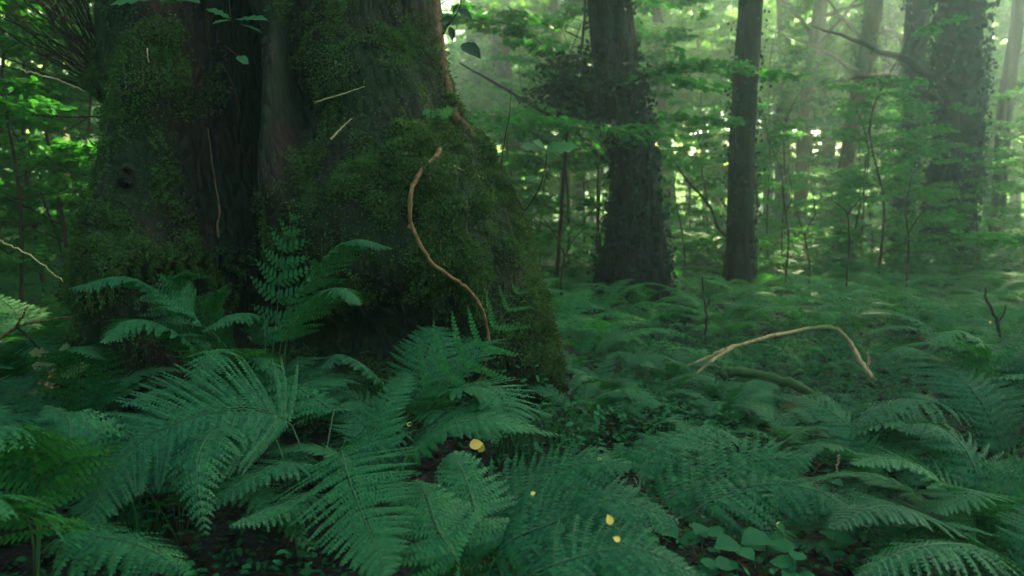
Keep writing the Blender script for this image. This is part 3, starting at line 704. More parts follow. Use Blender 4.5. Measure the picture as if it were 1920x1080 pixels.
tree('added_shade_tree', 'broad crowned tree added for shade left of the old oak, seen through the saplings', (150, 475, 15), [(150, 300, 15), (140, 0, 15)], [40, 36, 34], M_BARKD, cz=6.5, limbs=1)
tree('added_shade_tree', 'unseen tree added outside the left edge of the view for shade', (-230, 540, 9), [(-230, 300, 9), (-230, 0, 9)], [50, 45, 40], M_BARKD, cz=6, limbs=1)
tree('added_shade_tree', 'unseen tree added just outside the right edge of the view to block sun', (2330, 556, 8.5), [(2330, 300, 8.5), (2330, 0, 8.5)], [50, 45, 40], M_BARKD, cz=7.5, limbs=2)  # out of view, added to keep sun patches off the foreground
tree('added_shade_tree', 'unseen tree added further back outside the right edge of the view to block sun', (2160, 504, 12), [(2160, 300, 12), (2160, 0, 12)], [40, 35, 30], M_BARKD, cz=8, limbs=2)
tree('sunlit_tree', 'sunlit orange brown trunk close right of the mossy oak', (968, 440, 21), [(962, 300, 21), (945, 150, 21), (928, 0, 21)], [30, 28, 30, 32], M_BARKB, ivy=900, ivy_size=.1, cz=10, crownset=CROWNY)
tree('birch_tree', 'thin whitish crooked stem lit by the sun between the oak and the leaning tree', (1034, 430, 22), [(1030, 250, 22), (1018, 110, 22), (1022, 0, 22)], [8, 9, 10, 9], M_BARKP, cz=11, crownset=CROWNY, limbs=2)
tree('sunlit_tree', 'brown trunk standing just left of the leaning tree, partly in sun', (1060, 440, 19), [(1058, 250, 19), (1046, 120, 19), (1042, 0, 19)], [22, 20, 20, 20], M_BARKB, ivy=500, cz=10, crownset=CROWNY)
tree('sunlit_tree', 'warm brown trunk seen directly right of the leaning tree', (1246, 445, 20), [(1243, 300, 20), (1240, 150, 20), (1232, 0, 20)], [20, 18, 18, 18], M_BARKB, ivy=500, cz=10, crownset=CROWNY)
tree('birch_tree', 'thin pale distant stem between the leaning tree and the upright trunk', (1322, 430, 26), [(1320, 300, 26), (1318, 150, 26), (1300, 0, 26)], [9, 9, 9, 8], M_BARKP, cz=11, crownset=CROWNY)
far_spots = [(1262, 30), (1350, 34), (1440, 31), (1468, 25), (1545, 33), (1560, 28), (1640, 35), (1665, 24), (1735, 30), (1850, 27), (1900, 33), (1945, 22), (905, 33), (990, 31), (1090, 28), (1110, 36), (1185, 32), (870, 26), (40, 24), (110, 19), (175, 27), (-60, 22), (-20, 30), (1415, 38), (1600, 40), (1000, 42), (1290, 44), (1500, 46)]
for px, Y in far_spots:
    l = random.uniform(-25, 30)*24/Y; w = random.uniform(.22, .5)*F/Y
    side = 'behind the left side of the old oak' if px < 200 else ('between the old oak and the leaning tree' if px < 1200 else 'in the hazy distance right of the leaning tree')
    tree('distant_tree', 'distant slim tree '+side, (px, HOR+F/Y, Y), [(px+l*.3+random.uniform(-6, 6), 280, Y), (px+l*.7+random.uniform(-6, 6), 140, Y), (px+l, 0, Y)], [w, w*.85, w*.8, w*.75],
         random.choice((M_BARKB, M_BARKB, M_BARKD)), cz=random.uniform(6.5, 11), crownset=CROWNY if Y > 22 else CROWN, group='distant trees '+side, limbs=1)

# ------------------------------------------------------------------ understory saplings
SAP = []
def sap_variant(h, spread, nleaf, leaf, mat):
    gs = Geo(); P = []; A = []
    stem = smooth_path([(0, 0, -.1), (random.uniform(-.1, .1), random.uniform(-.1, .1), h*.35), (random.uniform(-.25, .25), random.uniform(-.2, .2), h*.7), (random.uniform(-.4, .4), random.uniform(-.3, .3), h)], 26)
    gs.add(*tube(stem, np.linspace(.022, .006, 26), 6))
    nl = 20
    tw = []
    for k in range(nl):
        j = random.randint(4, 25); p = stem[j]; a = random.random()*6.28; L = spread*random.uniform(.5, 1)*(1.15-.6*j/26)
        e = p+Vector((math.cos(a)*L, math.sin(a)*L, random.uniform(-.05, .35)*L)); m = p.lerp(e, .5)+Vector((0, 0, .1*L))
        pth = smooth_path([p, m, e], 12, .006); gs.add(*tube(pth, np.linspace(.007, .002, 12), 4, False))
        for q in range(9):
            i = random.randint(2, 11); s = pth[i]; a2 = a+random.choice((-1, 1))*random.uniform(.4, 1.2); l2 = L*random.uniform(.2, .5)
            e2 = s+Vector((math.cos(a2)*l2, math.sin(a2)*l2, random.uniform(-.12, .06)*l2)); tw.append((s, e2))
            gs.add(*tube([s, s.lerp(e2, .5), e2], [.0025, .002, .001], 3, False))
    tw = [(np.array(a), np.array(b)) for a, b in tw]
    ii = rng.integers(0, len(tw), nleaf); t = rng.random(nleaf)**.8
    a = np.array([w[0] for w in tw])[ii]; b = np.array([w[1] for w in tw])[ii]
    P = a+(b-a)*t[:, None]+rng.normal(0, .035, (nleaf, 3))*np.array([1, 1, .5]); d = nrm(b-a)
    A = d+rng.normal(0, .8, (nleaf, 3))*np.array([1, 1, .2])+np.array([0, 0, -.15])
    V, Q, T = scatter(T_LEAF, P, A, np.array([0, 0, 1])+rng.normal(0, .48, (nleaf, 3)), leaf*rng.uniform(.7, 1.2, nleaf), 1.2)
    return gs.mesh('stem', [M_TWIG], True), mesh_np('foliage', V, Q, mats=[mat])
for k in range(5): SAP.append(sap_variant(random.uniform(2.4, 3.6), 1.15, 4200, .07, M_LEAF))
for k in range(3): SAP.append(sap_variant(random.uniform(4.0, 5.5), 1.8, 7500, .08, M_LEAF))
SAPY = [sap_variant(random.uniform(4.5, 6), 2.2, 8500, .11, M_LEAFY) for k in range(3)]
def sapling(px, Y, v, s, label, group, sset=None, tilt=0):
    B = at(px, HOR+F/Y, Y); z = gz(B.x, B.y); st, fo = (sset or SAP)[v]
    r = empty('sapling', (B.x, B.y, z), random.random()*6.28, s); r.rotation_euler = (random.uniform(-.08, .08), random.uniform(-.08, .08)+tilt, random.random()*6.28)
    tag(r, label, 'sapling', group); link('stem', st, r); link('foliage', fo, r)
    return r
mid = [(1040, 8.2), (1075, 10.5), (1100, 12), (1130, 10.2), (1290, 9.8), (1330, 12), (1300, 14), (1440, 11), (1470, 9.4), (1530, 12.5), (1570, 10), (1610, 11.5), (1650, 13), (1640, 9.2), (1700, 10.5), (1730, 12.8), (1480, 14), (1560, 15), (1840, 10.5), (1850, 15), (1930, 11), (1960, 9), (1000, 13), (960, 11)]
for px, Y in mid:
    px += random.uniform(-12, 12)
    if px < 1180: lab, grp = 'leafy sapling standing left of the leaning tree', 'saplings left of the leaning tree'
    elif px < 1500: lab, grp = 'leafy sapling between the leaning tree and the right hand trunks', 'saplings right of the leaning tree'
    else: lab, grp = 'leafy sapling among the ivy covered trees on the right', 'saplings near the ivy clad trees'
    if px > 1250 and Y < 13.5: sapling(px, Y, random.randint(0, 4), random.uniform(.55, .85), lab, grp)
    else: sapling(px, Y, random.randint(0, 7), random.uniform(.8, 1.15), lab, grp)
left = [(40, 5.2), (150, 6.2), (-40, 6.5), (90, 7.5), (190, 8.5), (10, 9), (-90, 8), (120, 11), (60, 13), (170, 14), (-30, 12)]
for px, Y in [(2150, 5), (2300, 7), (2200, 9), (2450, 6), (2080, 12), (2350, 11), (2250, 14), (2150, 17)]:
    sapling(px, Y, random.randint(0, 7), random.uniform(.8, 1.1), 'leafy sapling outside the right edge of the view', 'saplings beyond the right edge')
for px, Y in [(640, 10), (700, 15), (560, 12), (420, 14), (600, 19), (700, 24), (500, 24), (400, 20), (620, 29), (740, 33)]:
    sapling(px, Y, random.randint(5, 7) if Y < 18 else random.randint(0, 2), random.uniform(.9, 1.3), 'leafy sapling hidden behind the old oak', 'saplings behind the oak', None if Y < 18 else SAPY)
for px, Y in left:
    sapling(px, Y, random.randint(0, 7), random.uniform(.7, 1.1), 'leafy sapling in the gloom left of the old oak', 'saplings left of the oak')
for k in range(72):
    Y = random.uniform(19, 35); px = random.uniform(850, 2000) if k > 14 else random.uniform(-120, 220)
    w = 'behind the left side of the old oak' if px < 300 else ('between the old oak and the leaning tree' if px < 1200 else 'beyond the right hand trunks')
    sapling(px, Y, random.randint(0, 2), random.uniform(.9, 1.4), 'sunlit yellow green young tree in the distance '+w, 'distant young trees '+w, SAPY if px > 300 else None)

for k in range(9):
    Y = random.uniform(27, 40); px = random.uniform(840, 2000)
    w = 'between the old oak and the leaning tree' if px < 1200 else 'beyond the right hand trunks'
    tree('distant_tree', 'slim distant tree with low yellow green branches '+w, (px, HOR+F/Y, Y), [(px+random.uniform(-8, 8), 200, Y), (px+random.uniform(-20, 25), 0, Y)], [.2*F/Y, .17*F/Y, .13*F/Y], M_BARKB, cz=random.uniform(5, 8), crownset=CROWNY, limbs=0, group='slim distant trees '+w)
# ------------------------------------------------------------------ the wood all around, one mass
def far_wood():
    n = 260000; nc = 2600
    a = rng.random(nc)*2*math.pi; r = rng.uniform(36, 62, nc); z = 15*rng.random(nc)**1.6
    az = (a+math.pi) % (2*math.pi)-math.pi; sunny = (az > R(-35)) & (az < R(75)); z = np.where(sunny, z*.85, z); r = np.where(sunny, r+5, r)
    C = np.stack([np.sin(a)*r, 8+np.cos(a)*r, z], 1)
    keep = np.array([noise.noise(Vector((c[0]*.12, c[1]*.12, c[2]*.2))) > (-.6 if c[2] < 4.5 else -.06) for c in C]); C = C[keep]; nc = len(C)
    i = rng.integers(0, nc, n); P = C[i]+rng.normal(0, 1, (n, 3))*np.array([1.9, 1.9, 1.0])
    V, Q, T = scatter(T_LEAF, P, rng.normal(0, 1, (n, 3)), rng.normal(0, 1, (n, 3))+np.array([0, 0, .8]), rng.uniform(.25, .5, n), 1.2)
    o = link('far_woodland', mesh_np('far_woodland', V, Q, mats=[M_SUNLIT, M_LEAFY], matidx=np.repeat((P[:, 2] < 3.2).astype(int), 2))); tag(o, 'bright yellow green mass of foliage far beyond the trunks', 'woodland', kind='stuff')
    n = 30000; nc = 260  # unseen foliage behind the camera, added to hold back light from there
    a = rng.uniform(.62*math.pi, 1.38*math.pi, nc); r = rng.uniform(7, 14, nc); z = 7*rng.random(nc)
    C = np.stack([np.sin(a)*r, np.cos(a)*r, z], 1); i = rng.integers(0, nc, n); P = C[i]+rng.normal(0, 1, (n, 3))*np.array([.9, .9, .6])
    V, Q, T = scatter(T_LEAF, P, rng.normal(0, 1, (n, 3)), rng.normal(0, 1, (n, 3))+np.array([0, 0, .8]), rng.uniform(.14, .26, n), 1.2)
    V[:, 1] -= 1
    n2 = 52000; nc = 420; az = rng.uniform(R(-105), R(-24), nc); r = rng.uniform(13, 21, nc); z = 7*rng.random(nc)**1.1
    C = np.stack([np.sin(az)*r, np.cos(az)*r, z], 1); i = rng.integers(0, nc, n2); P = C[i]+rng.normal(0, 1, (n2, 3))*np.array([1, 1, .5])
    V2, Q2, T = scatter(T_LEAF, P, rng.normal(0, 1, (n2, 3)), rng.normal(0, .5, (n2, 3))+np.array([0, 0, .8]), rng.uniform(.10, .2, n2), 1.2)
    Q = np.concatenate([Q, Q2+len(V)]); V = np.concatenate([V, V2])
    o = link('thicket', mesh_np('thicket', V, Q, mats=[M_LEAF])); tag(o, 'dense dark thicket left of the old oak, with an unseen part added behind the camera to block light', 'thicket', kind='stuff')
far_wood()


# ------------------------------------------------------------------ small things
def stick(name, pts, rad, mat, label, cat, group=None, forks=(), n=26, jit=.002, seg=7, partname='twig'):
    """pts: world points; a single bent stick, forks as child twigs"""
    B = Vector(pts[0]); pth = smooth_path([Vector(p)-B for p in pts], n, jit)
    g = Geo(); g.add(*tube(pth, np.linspace(rad[0], rad[1], n)*np.array([random.uniform(.88, 1.12) for _ in range(n)]), seg))
    o = link(name, g.mesh(name, [mat], True), None, B); tag(o, label, cat, group)
    for fp, fr in forks:
        g = Geo(); fpth = smooth_path([Vector(p)-B for p in fp], 14, jit*.6); g.add(*tube(fpth, np.linspace(fr[0], fr[1], 14), 6)); link(partname, g.mesh(partname, [mat], True), o)
    return o
A4 = lambda L, Y: [at(x, y, Y) for x, y in L]
OO = lambda L, h=.02: [on_oak(x, y, h) for x, y in L]
stick('arched_branch', [at(1240, 706, 4.05), at(1330, 668, 4.05), at(1375, 650, 4.05), at(1470, 625, 4.08), at(1555, 614, 4.12), at(1592, 640, 4.12), at(1615, 680, 4.08), at(1640, 716, 4.05)], (.006, .015), M_ARCH,
      'long bare branch arching over the ferns and bent down at its right end', 'branch', forks=[([at(1374, 651, 4.05), at(1330, 680, 4.0), at(1285, 718, 3.95)], (.009, .006)), ([at(1626, 694, 4.07), at(1629, 675, 4.05), at(1626, 660, 4.05)], (.008, .005))], n=40)
stick('mossy_log', [at(1352, 706, 3.75), at(1372, 697, 3.75), at(1430, 705, 3.7), at(1490, 722, 3.62), at(1535, 743, 3.54)], (.026, .020), M_LOG, 'short thick broken log with moss on top lying under the arched branch', 'log', n=18, jit=.004, seg=12)
stick('dark_log', [at(1650, 748, 3.6), at(1690, 760, 3.55), at(1740, 772, 3.5)], (.02, .012), M_BARKD, 'dark rotting stick between ferns right of the mossy log', 'stick')
for L, Y, r, m, lab in [
    ([(1278, 800), (1330, 812), (1392, 830)], 3.15, .007, M_ARCH, 'thin brown stick, leftmost of the ones lying below the mossy log'),
    ([(1335, 818), (1380, 808), (1440, 802)], 3.2, .007, M_ARCH, 'pale brown stick lying flat, upper one below the mossy log'),
    ([(1440, 808), (1462, 803), (1486, 804)], 3.15, .008, M_ARCH, 'short bright broken stick lying below the mossy log'),
    ([(1360, 815), (1400, 828), (1450, 822), (1480, 814)], 3.1, .006, M_ARCH, 'bent lower stick in the ferns below the short bright one'),
    ([(1680, 817), (1730, 820), (1790, 828)], 3.0, .006, M_ORANGE, 'thin brown stick among ferns on the right side'),
    ([(1630, 797), (1660, 793), (1690, 795)], 3.1, .006, M_ORANGE, 'small twig lying just right of the centre of the fern carpet'),
    ([(1575, 850), (1570, 875), (1567, 897)], 2.5, .004, M_STRAW, 'short pale upright straw standing above the rounded seedling leaves')]:
    stick('fallen_stick', A4(L, Y), (r, r*.7), m, lab, 'stick', 'sticks lying in the ferns')
# the long bent stick on the moss, and straws
stick('bent_stick', OO([(825, 280), (815, 297), (796, 315)], .085)+OO([(775, 345), (768, 385), (772, 422)], .085)+OO([(790, 462), (815, 497), (850, 522), (878, 543), (898, 570), (913, 612)], .10)+OO([(915, 655), (905, 700), (880, 745)], .12),
      (.0095, .005), M_ORANGE, 'long orange brown stick winding down over the moss of the old oak', 'stick', n=60, jit=.0015, forks=[(OO([(796, 315), (785, 311), (778, 312)], .055), (.006, .003)), (OO([(772, 420), (768, 424), (766, 427)], .05), (.009, .006))])
for L, h, r, lab in [([(590, 192), (636, 178), (684, 162)], .07, .0045, 'pale straw stuck across the dark bark above the hollow of the oak'),
    ([(620, 261), (640, 240), (660, 222)], .08, .0055, 'short bright dead straw below the longer pale one on the oak'),
    ([(844, 307), (870, 320), (906, 333)], .06, .004, 'thin pale twig caught in the moss near the right edge of the oak'),
    ([(416, 120), (432, 148), (444, 177), (448, 200), (452, 221)], .10, .004, 'thin dead stem hanging in front of the dark hollow'),
    ([(875, 375), (876, 410), (873, 450)], .05, .004, 'short reddish twig upright in the moss right of the winding stick'),
    ([(905, 370), (914, 390), (924, 410)], .05, .003, 'fine brown twig at the right of the moss cushion'),
    ([(735, 769), (770, 765), (812, 774)], .06, .005, 'thin pale root like twig at the foot of the oak above the yellow leaf'),
    ([(410, 445), (408, 420), (412, 395), (402, 330), (390, 240)], .25, .006, 'thin brown hanging root down the dark hollow of the oak'),
    ([(276, 90), (277, 104), (279, 117)], .12, .003, 'tiny upright straw near the top left of the oak'),
    ([(215, 140), (205, 165), (198, 190)], .10, .0035, 'short pale broken twig under the spray of bare shoots')]:
    stick('dead_twig', OO(L, h), (r*.8, r*.35), M_STRAW if 'pale' in lab or 'bright' in lab or 'straw' in lab else M_ROOT, lab, 'twig', 'dead twigs and straws on the old oak', jit=.0005)
# roots and scars of the oak itself
def oak_part(name, L, h, r, mat, n=40, seg=10):
    P = OO(L, h); off = Vector((AX, AY, 0)); pth = smooth_path([p-off for p in P], n, .002)
    g = Geo(); g.add(*tube(pth, np.interp(np.linspace(0, 1, n), np.linspace(0, 1, len(r)), r)*np.array([random.uniform(.85, 1.15) for _ in range(n)]), seg)); link(name, g.mesh(name, [mat], True), oak)
oak_part('root', [(500, 75), (500, 110), (505, 165), (513, 215), (520, 260), (530, 330), (540, 390)], .01, (.018, .022, .024, .02, .014, .008), M_ROOT)
oak_part('root', [(812, -20), (818, 60), (827, 120), (842, 190), (858, 225), (890, 258), (915, 292), (935, 325), (955, 352), (980, 385)], .0, (.03, .03, .026, .022, .018, .017, .014, .008), M_ROOT, 70)
oak_part('root', [(560, 60), (552, 90), (556, 130), (566, 170)], .0, (.02, .022, .02, .01), M_BARKD)
oak_part('root', [(250, 210), (246, 280), (236, 340), (232, 390), (215, 440)], .015, (.02, .03, .03, .02), M_BARKM)
# bright split wood low on the left column
oak_part('split_wood', [(240, 402), (233, 416), (228, 428), (224, 440)], .02, (.003, .011, .008, .003), M_STRAW, 14)

def leafy(name, stem, srad, leaves, tpl, mat, label, cat, group=None, smat=None, width=1.0):
    """a small plant: stem polyline with leaves (position, direction, normal, size) as parts"""
    B = Vector(stem[0]); root = empty(name, B); tag(root, label, cat, group)
    g = Geo(); g.add(*tube(smooth_path([Vector(p)-B for p in stem], 16, .001), np.linspace(srad, srad*.4, 16), 6)); link('stem', g.mesh('stem', [smat or M_TWIG], True), root)
    for p, d, nn, sz in leaves:
        g = Geo(); V, Q, T = scatter(tpl, [tuple(Vector(p)-B)], [tuple(d)], [tuple(nn)], sz, width); g.add(V, Q, T); link('leaf', g.mesh('leaf', [mat]), root)
    return root
def px_leaves(L, Y, toward=.25):
    out = []
    for x0, y0, x1, y1 in L:
        a = at(x0, y0, Y); b = at(x1, y1, Y-random.uniform(-.04, .06)); d = b-a
        nn = Vector((random.uniform(-.35, .35), -toward-random.uniform(.2, .5), 1)); out.append((a, d, nn, d.length))
    return out
Yo = on_oak(815, 225, .06).y
leafy('oak_seedling', [on_oak(835, 262, .0), at(822, 240, Yo-.02), at(818, 226, Yo-.05)], .004, px_leaves([(818, 226, 768, 211), (820, 222, 790, 206), (822, 222, 822, 203), (822, 224, 851, 202), (820, 232, 790, 246)], Yo-.06, .9), T_OAK, M_OAK, 'small oak seedling with five pale green lobed leaves growing from the moss', 'seedling', width=1.3)
Yo = on_oak(440, 50, .3).y
leafy('leafy_twig', [on_oak(432, -60, .05), at(430, 0, Yo), at(433, 32, Yo-.05), at(438, 38, Yo-.05)], .003, px_leaves([(436, 36, 385, 15), (436, 37, 397, 44), (440, 36, 503, 36), (448, 44, 494, 62)], Yo-.05, .2), T_OAK, M_OAK, 'hanging twig with lobed oak leaves in front of the dark upper trunk', 'twig', 'leafy twigs in front of the oak', width=.7)
leafy('leafy_twig', [at(300, -120, 2.9), at(300, -60, 2.8), at(296, -12, 2.75)], .004, px_leaves([(300, -6, 206, 6), (296, -10, 375, 2), (280, -20, 330, 5)], 2.75, .3), T_OAK, M_OAK, 'leafy twig entering at the very top left of the view', 'twig', 'leafy twigs in front of the oak', width=1.1)
leafy('leafy_twig', [on_oak(420, 85, .04), at(438, 98, 3.3), at(446, 104, 3.25)], .003, px_leaves([(446, 104, 452, 116), (448, 106, 467, 120), (285, 66, 302, 60)][:2], 3.25, 1.0), T_LEAF, M_OAK, 'tiny twig with two small leaves before the dark hollow', 'twig', 'leafy twigs in front of the oak', width=1.6)
leafy('leafy_twig', [on_oak(826, 70, .02), at(845, 40, 3.6), at(862, 15, 3.5), at(868, -30, 3.5)], .005, px_leaves([(858, 18, 886, 36), (850, 34, 822, 40), (846, 44, 828, 58), (850, 30, 858, 6), (842, 50, 850, 78), (866, 82, 902, 108), (862, -5, 836, -2)], 3.5, .5), T_BROAD, M_IVY, 'ivy sprig with dark glossy leaves on the top right edge of the oak', 'ivy sprig', 'leafy twigs in front of the oak', width=.8)
leafy('maple_seedling', [on_oak(932, 440, .0), at(978, 405, 3.5), at(1012, 350, 3.5), at(1023, 310, 3.5), at(1025, 282, 3.5)], .004, px_leaves([(1025, 282, 975, 274), (1025, 282, 1085, 274), (1025, 282, 1000, 262), (1025, 282, 1050, 266), (1025, 282, 1040, 296), (1010, 330, 985, 340)], 3.5, .3), T_OAK, M_OAK, 'slender arching shoot with a pale maple like leaf right of the oak', 'seedling', width=1.5)
leafy('thin_shoot', [at(938, 320, 3.7), at(946, 262, 3.7), at(955, 215, 3.7), at(958, 165, 3.7)], .004, px_leaves([(950, 240, 925, 250), (953, 225, 975, 232)], 3.7, .3), T_LEAF, M_LEAF, 'thin upright dark shoot beside the bare root on the right of the oak', 'shoot', width=1.2)
# spray of bare shoots, upper left of the oak
S0 = on_oak(203, 152, .03)
spr = empty('bare_shoots', S0); tag(spr, 'spray of thin bare shoots fanning up and left from the top left of the oak', 'shoots')
for k in range(58):
    a = math.radians(random.triangular(95, 172, 122)); L = random.uniform(.35, 1.15) if k > 6 else random.uniform(.35, .6)
    b = Vector((random.uniform(-.05, .05), random.uniform(-.05, .05), random.uniform(-.08, .10)))
    e = b+Vector((math.cos(a)*L, random.uniform(-.45, .35)*L, math.sin(a)*L)); m = b.lerp(e, .5)+Vector((random.uniform(-.04, .01), 0, random.uniform(-.05, .02)))*L
    g = Geo(); g.add(*tube(smooth_path([b, m, e], 14, .004), np.linspace(random.uniform(.003, .006), .0015, 14), 5)); link('twig', g.mesh('twig', [M_TWIG], True), spr)
for L, Y, r, m, lab in [
    ([(-20, 448), (5, 455), (60, 482), (118, 528)], 2.7, .0032, M_STRAW, 'bright pale straw slanting down at the left edge, above the dark gap'),
    ([(60, 216), (130, 219), (235, 217)], 3.6, .005, M_TWIG, 'thin dark twig running level into the left side of the oak'),
    ([(40, 131), (110, 150), (160, 172)], 3.4, .004, M_STRAW, 'fine pale arching twig under the bare shoots at the upper left'),
    ([(-10, 640), (35, 612), (90, 600), (170, 588)], 3.0, .007, M_ORANGE, 'longest brown twig lying level at the left edge'),
    ([(28, 614), (42, 594), (52, 574)], 2.95, .005, M_ORANGE, 'short twig standing up from the level brown twig'),
    ([(30, 610), (60, 640), (100, 680)], 2.95, .005, M_TWIG, 'dark twig sloping down from the level brown twig'),
    ([(150, 500), (200, 560), (225, 640)], 3.2, .006, M_TWIG, 'dark bare twig hanging beside the left foot of the oak'),
    ([(75, 360), (105, 440), (128, 520)], 3.6, .005, M_TWIG, 'thin dark stem in the leaves left of the oak'),
    ([(190, 420), (160, 470), (120, 500)], 3.3, .005, M_TWIG, 'thin twig reaching left from the mossy left column')]:
    stick('bare_twig', A4(L, Y), (r, r*.5), m, lab, 'twig', 'bare twigs left of the oak')
leafy('young_shoot', [at(120, 740, 3.0), at(112, 700, 3.0), at(105, 660, 3.0)], .004, px_leaves([(100, 665, 52, 660), (105, 662, 130, 648), (105, 682, 58, 684), (112, 705, 165, 688), (112, 712, 85, 725)], 2.95, .5), T_OAK, M_OLIVE, 'young shoot with yellowish olive leaves left of the oak foot', 'seedling', width=1.1)
# bare little saplings in the haze
for i, (L, Y, fk, lab) in enumerate([
    ([(1588, 525), (1592, 450), (1588, 400), (1560, 376)], 7.5, [(1590, 402), (1612, 375), (1640, 368)], 'forked bare sapling standing behind the arched branch'),
    ([(1475, 500), (1478, 440), (1470, 380), (1465, 340)], 8.0, [(1472, 400), (1485, 370), (1480, 330)], 'thin bare sapling right of the upright dark trunk'),
    ([(1518, 500), (1510, 440), (1528, 400), (1522, 350)], 8.2, [(1512, 450), (1500, 420), (1495, 390)], 'crooked bare sapling left of the forked one'),
    ([(1128, 480), (1122, 420), (1125, 360), (1128, 300)], 7.8, [(1124, 400), (1108, 370), (1100, 340)], 'slim dark sapling directly left of the leaning tree foot'),
    ([(1052, 520), (1058, 480), (1040, 440), (1020, 410)], 6.6, [(1056, 490), (1075, 450), (1100, 425)], 'low bare shrub stem between the oak and the leaning tree'),
    ([(1418, 500), (1414, 430), (1420, 380), (1412, 320)], 8.6, [(1416, 420), (1425, 400), (1432, 370)], 'thin bare stem touching the upright dark trunk on its right side'),
    ([(1700, 520), (1704, 450), (1698, 400), (1710, 330)], 7.8, [(1702, 440), (1720, 410), (1735, 390)], 'thin bare sapling in front of the narrow ivy column'),
    ([(1320, 640), (1325, 600), (1320, 560), (1316, 520)], 5.4, [(1323, 580), (1328, 570), (1331, 556)], 'slim straight dead stem above the left end of the arched branch'),
    ([(1880, 650), (1868, 600), (1850, 560), (1848, 540)], 4.6, [(1870, 605), (1882, 590), (1886, 570)], 'thin bare stem at the right edge above the pale ferns')]):
    B = at(*L[0], Y); gzz = gz(B.x, B.y)
    stick('bare_sapling', [Vector((B.x, B.y, min(gzz, B.z)-.02))]+[at(x, y, Y) for x, y in L], (.012, .005), M_TWIG, lab, 'sapling', 'bare saplings in the fern carpet', forks=[([at(x, y, Y) for x, y in fk], (.007, .003))])
stick('leaning_branch', A4([(1262, 300), (1290, 340), (1330, 385), (1345, 425), (1366, 445)], 9.2), (.010, .022), M_TWIG, 'thin dead branch leaning against the upright dark trunk', 'branch')
stick('crossing_branch', A4([(862, 118), (935, 160), (1010, 205), (1085, 250), (1130, 300)], 8.3), (.008, .03), M_BARKD, 'thin dark branch reaching from the leaning tree up left towards the oak', 'branch', forks=[(A4([(1040, 222), (1062, 200), (1085, 190)], 8.3), (.010, .004))])
# broad leaved seedlings and yellow leaves
def seedling(px, py, Y, n, sz, label, tpl=T_BROAD):
    T0 = at(px, py, Y); z = gz(T0.x, T0.y); r0 = random.random()*6
    lv = []
    for k in range(n):
        a = r0+k*6.28/n+random.uniform(-.3, .3); d = Vector((math.cos(a), math.sin(a), random.uniform(-.25, .15)))
        lv.append((T0+Vector((0, 0, -.012*k)), d, Vector((-d.x*.25+random.uniform(-.15, .15), -d.y*.25-.35, 1)), sz*random.uniform(.55, .9)))
    leafy('seedling', [Vector((T0.x+.02, T0.y+.02, min(z, T0.z-.06))), T0.lerp(Vector((T0.x, T0.y, z)), .5), T0], .003, lv, tpl, M_HERB, label, 'seedling', 'broad leaved seedlings at the lower right', smat=M_STALK)
for a in [(1318, 985, 1.8, 4, .085, 'four leaved seedling left of centre of the lower right gap'), (1235, 990, 1.8, 3, .09, 'broad leaved seedling furthest left in the lower right gap'), (1385, 1020, 1.7, 3, .085, 'seedling with three rounded leaves at the bottom, right of the four leaved one'),
          (1440, 1005, 1.75, 4, .10, 'largest broad leaved seedling, below the yellow leaf'), (1560, 900, 2.15, 3, .06, 'small round leaved seedling under the upright straw'), (1340, 1060, 1.6, 4, .08, 'seedling at the bottom edge right of the wide fern'),
          (1240, 885, 2.2, 4, .10, 'jagged leaved seedling above the lower right gap'), (1565, 1005, 1.75, 4, .07, 'seedling right of the yellow leaf beside the layered fern'), (1290, 905, 2.2, 3, .07, 'small seedling behind the four leaved one'), (1490, 1050, 1.6, 4, .07, 'seedling at the bottom edge below the largest one'),
          (1105, 800, 2.9, 4, .07, 'pale seedling right of the oak foot'), (1150, 770, 3.1, 4, .07, 'seedling among ferns beyond the pale one')]:
    seedling(*a)
for px, py, Y, sz, a, lab in [(880, 836, 2.3, .062, .2, 'largest yellow leaf, round, lying at the foot of the oak'), (906, 832, 2.32, .05, -1.9, 'narrow yellow leaf touching the right side of the largest yellow leaf'), (1146, 984, 1.5, .030, 1.8, 'orange yellow leaf hanging between the bottom middle fronds'), (1163, 1014, 1.45, .022, 2.6, 'small yellow leaf just below the orange yellow one'),
                        (1455, 983, 1.78, .032, -.6, 'yellow curled leaf lying in the dark gap at the lower right'), (995, 927, 1.6, .016, .5, 'tiny orange leaf fleck between the fronds left of the bottom middle'), (1855, 606, 5.0, .03, 1, 'single pale yellow leaf high at the right edge'),
                        (1120, 862, 2.5, .022, .3, 'small pale leaf right of the oak foot'), (765, 800, 2.75, .03, 1.2, 'brown dry leaf left of the large yellow leaf')]:
    p = at(px, py, Y)
    V, Q, T = scatter(T_BROAD, [(0, 0, 0)], [(math.cos(a), .2, math.sin(a)*.7)], [(.1, -1, .75)], sz*.7, .95); g = Geo(); g.add(V, Q, T)
    o = link('fallen_leaf', g.mesh('fallen_leaf', [M_YEL]), None, p); tag(o, lab, 'leaf', 'yellow fallen leaves')
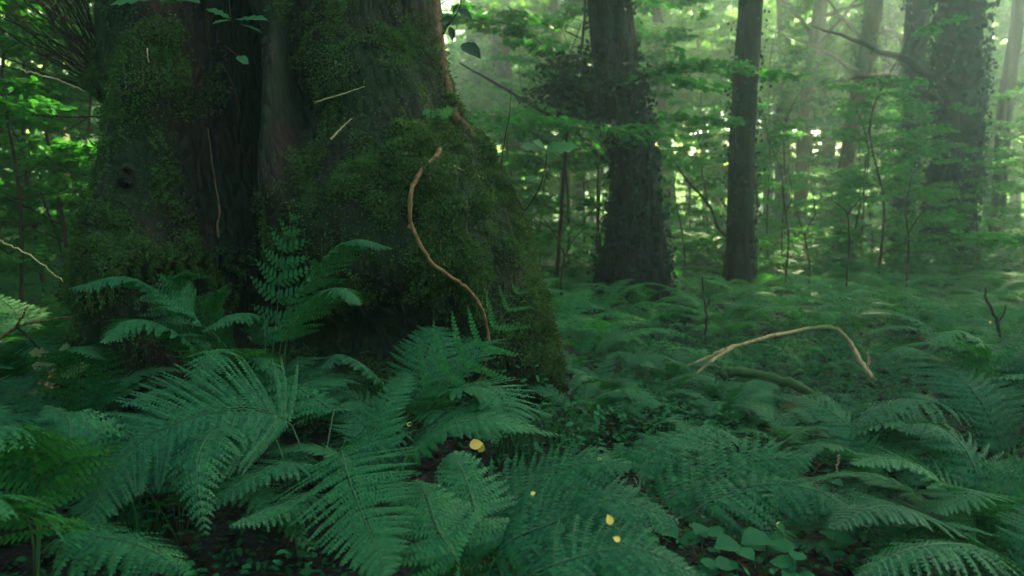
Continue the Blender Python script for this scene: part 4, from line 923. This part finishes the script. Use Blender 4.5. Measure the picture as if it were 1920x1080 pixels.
# grassy weeds at the right foot of the oak
def weed(px, py, Y, h, n, label):
    T0 = at(px, py, Y); z = gz(T0.x, T0.y); g = Geo()
    for k in range(n):
        b = Vector((random.uniform(-.08, .08), random.uniform(-.06, .06), 0)); a = random.random()*6.28; L = h*random.uniform(.5, 1)
        e = b+Vector((math.cos(a)*L*.45, math.sin(a)*L*.4, L)); m = b.lerp(e, .6)+Vector((0, 0, L*.12)); pt = smooth_path([b, m, e-Vector((0, 0, L*.15))], 9)
        P = np.array([tuple(p) for p in pt]); w = np.linspace(.004, .0008, 9)[:, None]*np.array([math.sin(a), -math.cos(a), 0])
        i = np.arange(8); g.add(np.concatenate([P-w, P+w]), np.stack([i, i+9, i+10, i+1], 1))
        for q in range(2, 8):
            if k % 3 == 0:
                c = np.repeat(P[q:q+1], 5, 0); an = rng.random(5)*6.28; V, Q, T = scatter(T_BLADE, c, np.stack([np.cos(an), np.sin(an), np.full(5, .2)], 1), np.array([(0, 0, 1)]*5)+rng.normal(0, .2, (5, 3)), .028, 1.6); g.add(V, Q, T)
    o = link('weed_tuft', g.mesh('weed_tuft', [M_HERB]), None, (T0.x, T0.y, z)); tag(o, label, 'weed', 'thin leaved weeds at the foot of the oak')
for a in [(960, 850, 2.75, .3, 26, 'thin leaved weed tuft right of the large yellow leaf'), (1010, 840, 2.85, .34, 26, 'tallest weed tuft at the right root of the oak'), (1060, 850, 2.8, .28, 22, 'weed tuft furthest right of the oak root'), (930, 800, 3.0, .25, 18, 'low weed tuft behind the large yellow leaf'), (265, 960, 2.3, .2, 20, 'whorled weed tuft in the dark gap under the large left fern'), (240, 1000, 2.2, .2, 16, 'small whorled weed below the left fern tip')]:
    weed(*a)

# ------------------------------------------------------------------ haze
def haze():
    m, nt, N, L, pb, out = new_mat('haze_air'); N.remove(pb)
    pv = N.new('ShaderNodeVolumePrincipled'); pv.inputs['Color'].default_value = (.62, .85, .86, 1); pv.inputs['Density'].default_value = .0100; pv.inputs['Anisotropy'].default_value = .76
    L.new(pv.outputs[0], out.inputs['Volume'])
    x0, x1, y0, y1, z0, z1 = -152, 152, -148, 156, -1.6, 19
    V = [(x, y, z) for z in (z0, z1) for x, y in ((x0, y0), (x1, y0), (x1, y1), (x0, y1))]
    Q = [(3, 2, 1, 0), (4, 5, 6, 7), (0, 1, 5, 4), (1, 2, 6, 5), (2, 3, 7, 6), (3, 0, 4, 7)]
    o = link('haze', mesh_np('haze', V, Q, mats=[m])); tag(o, 'pale green woodland haze hanging between the trees', 'haze', kind='stuff')
haze()
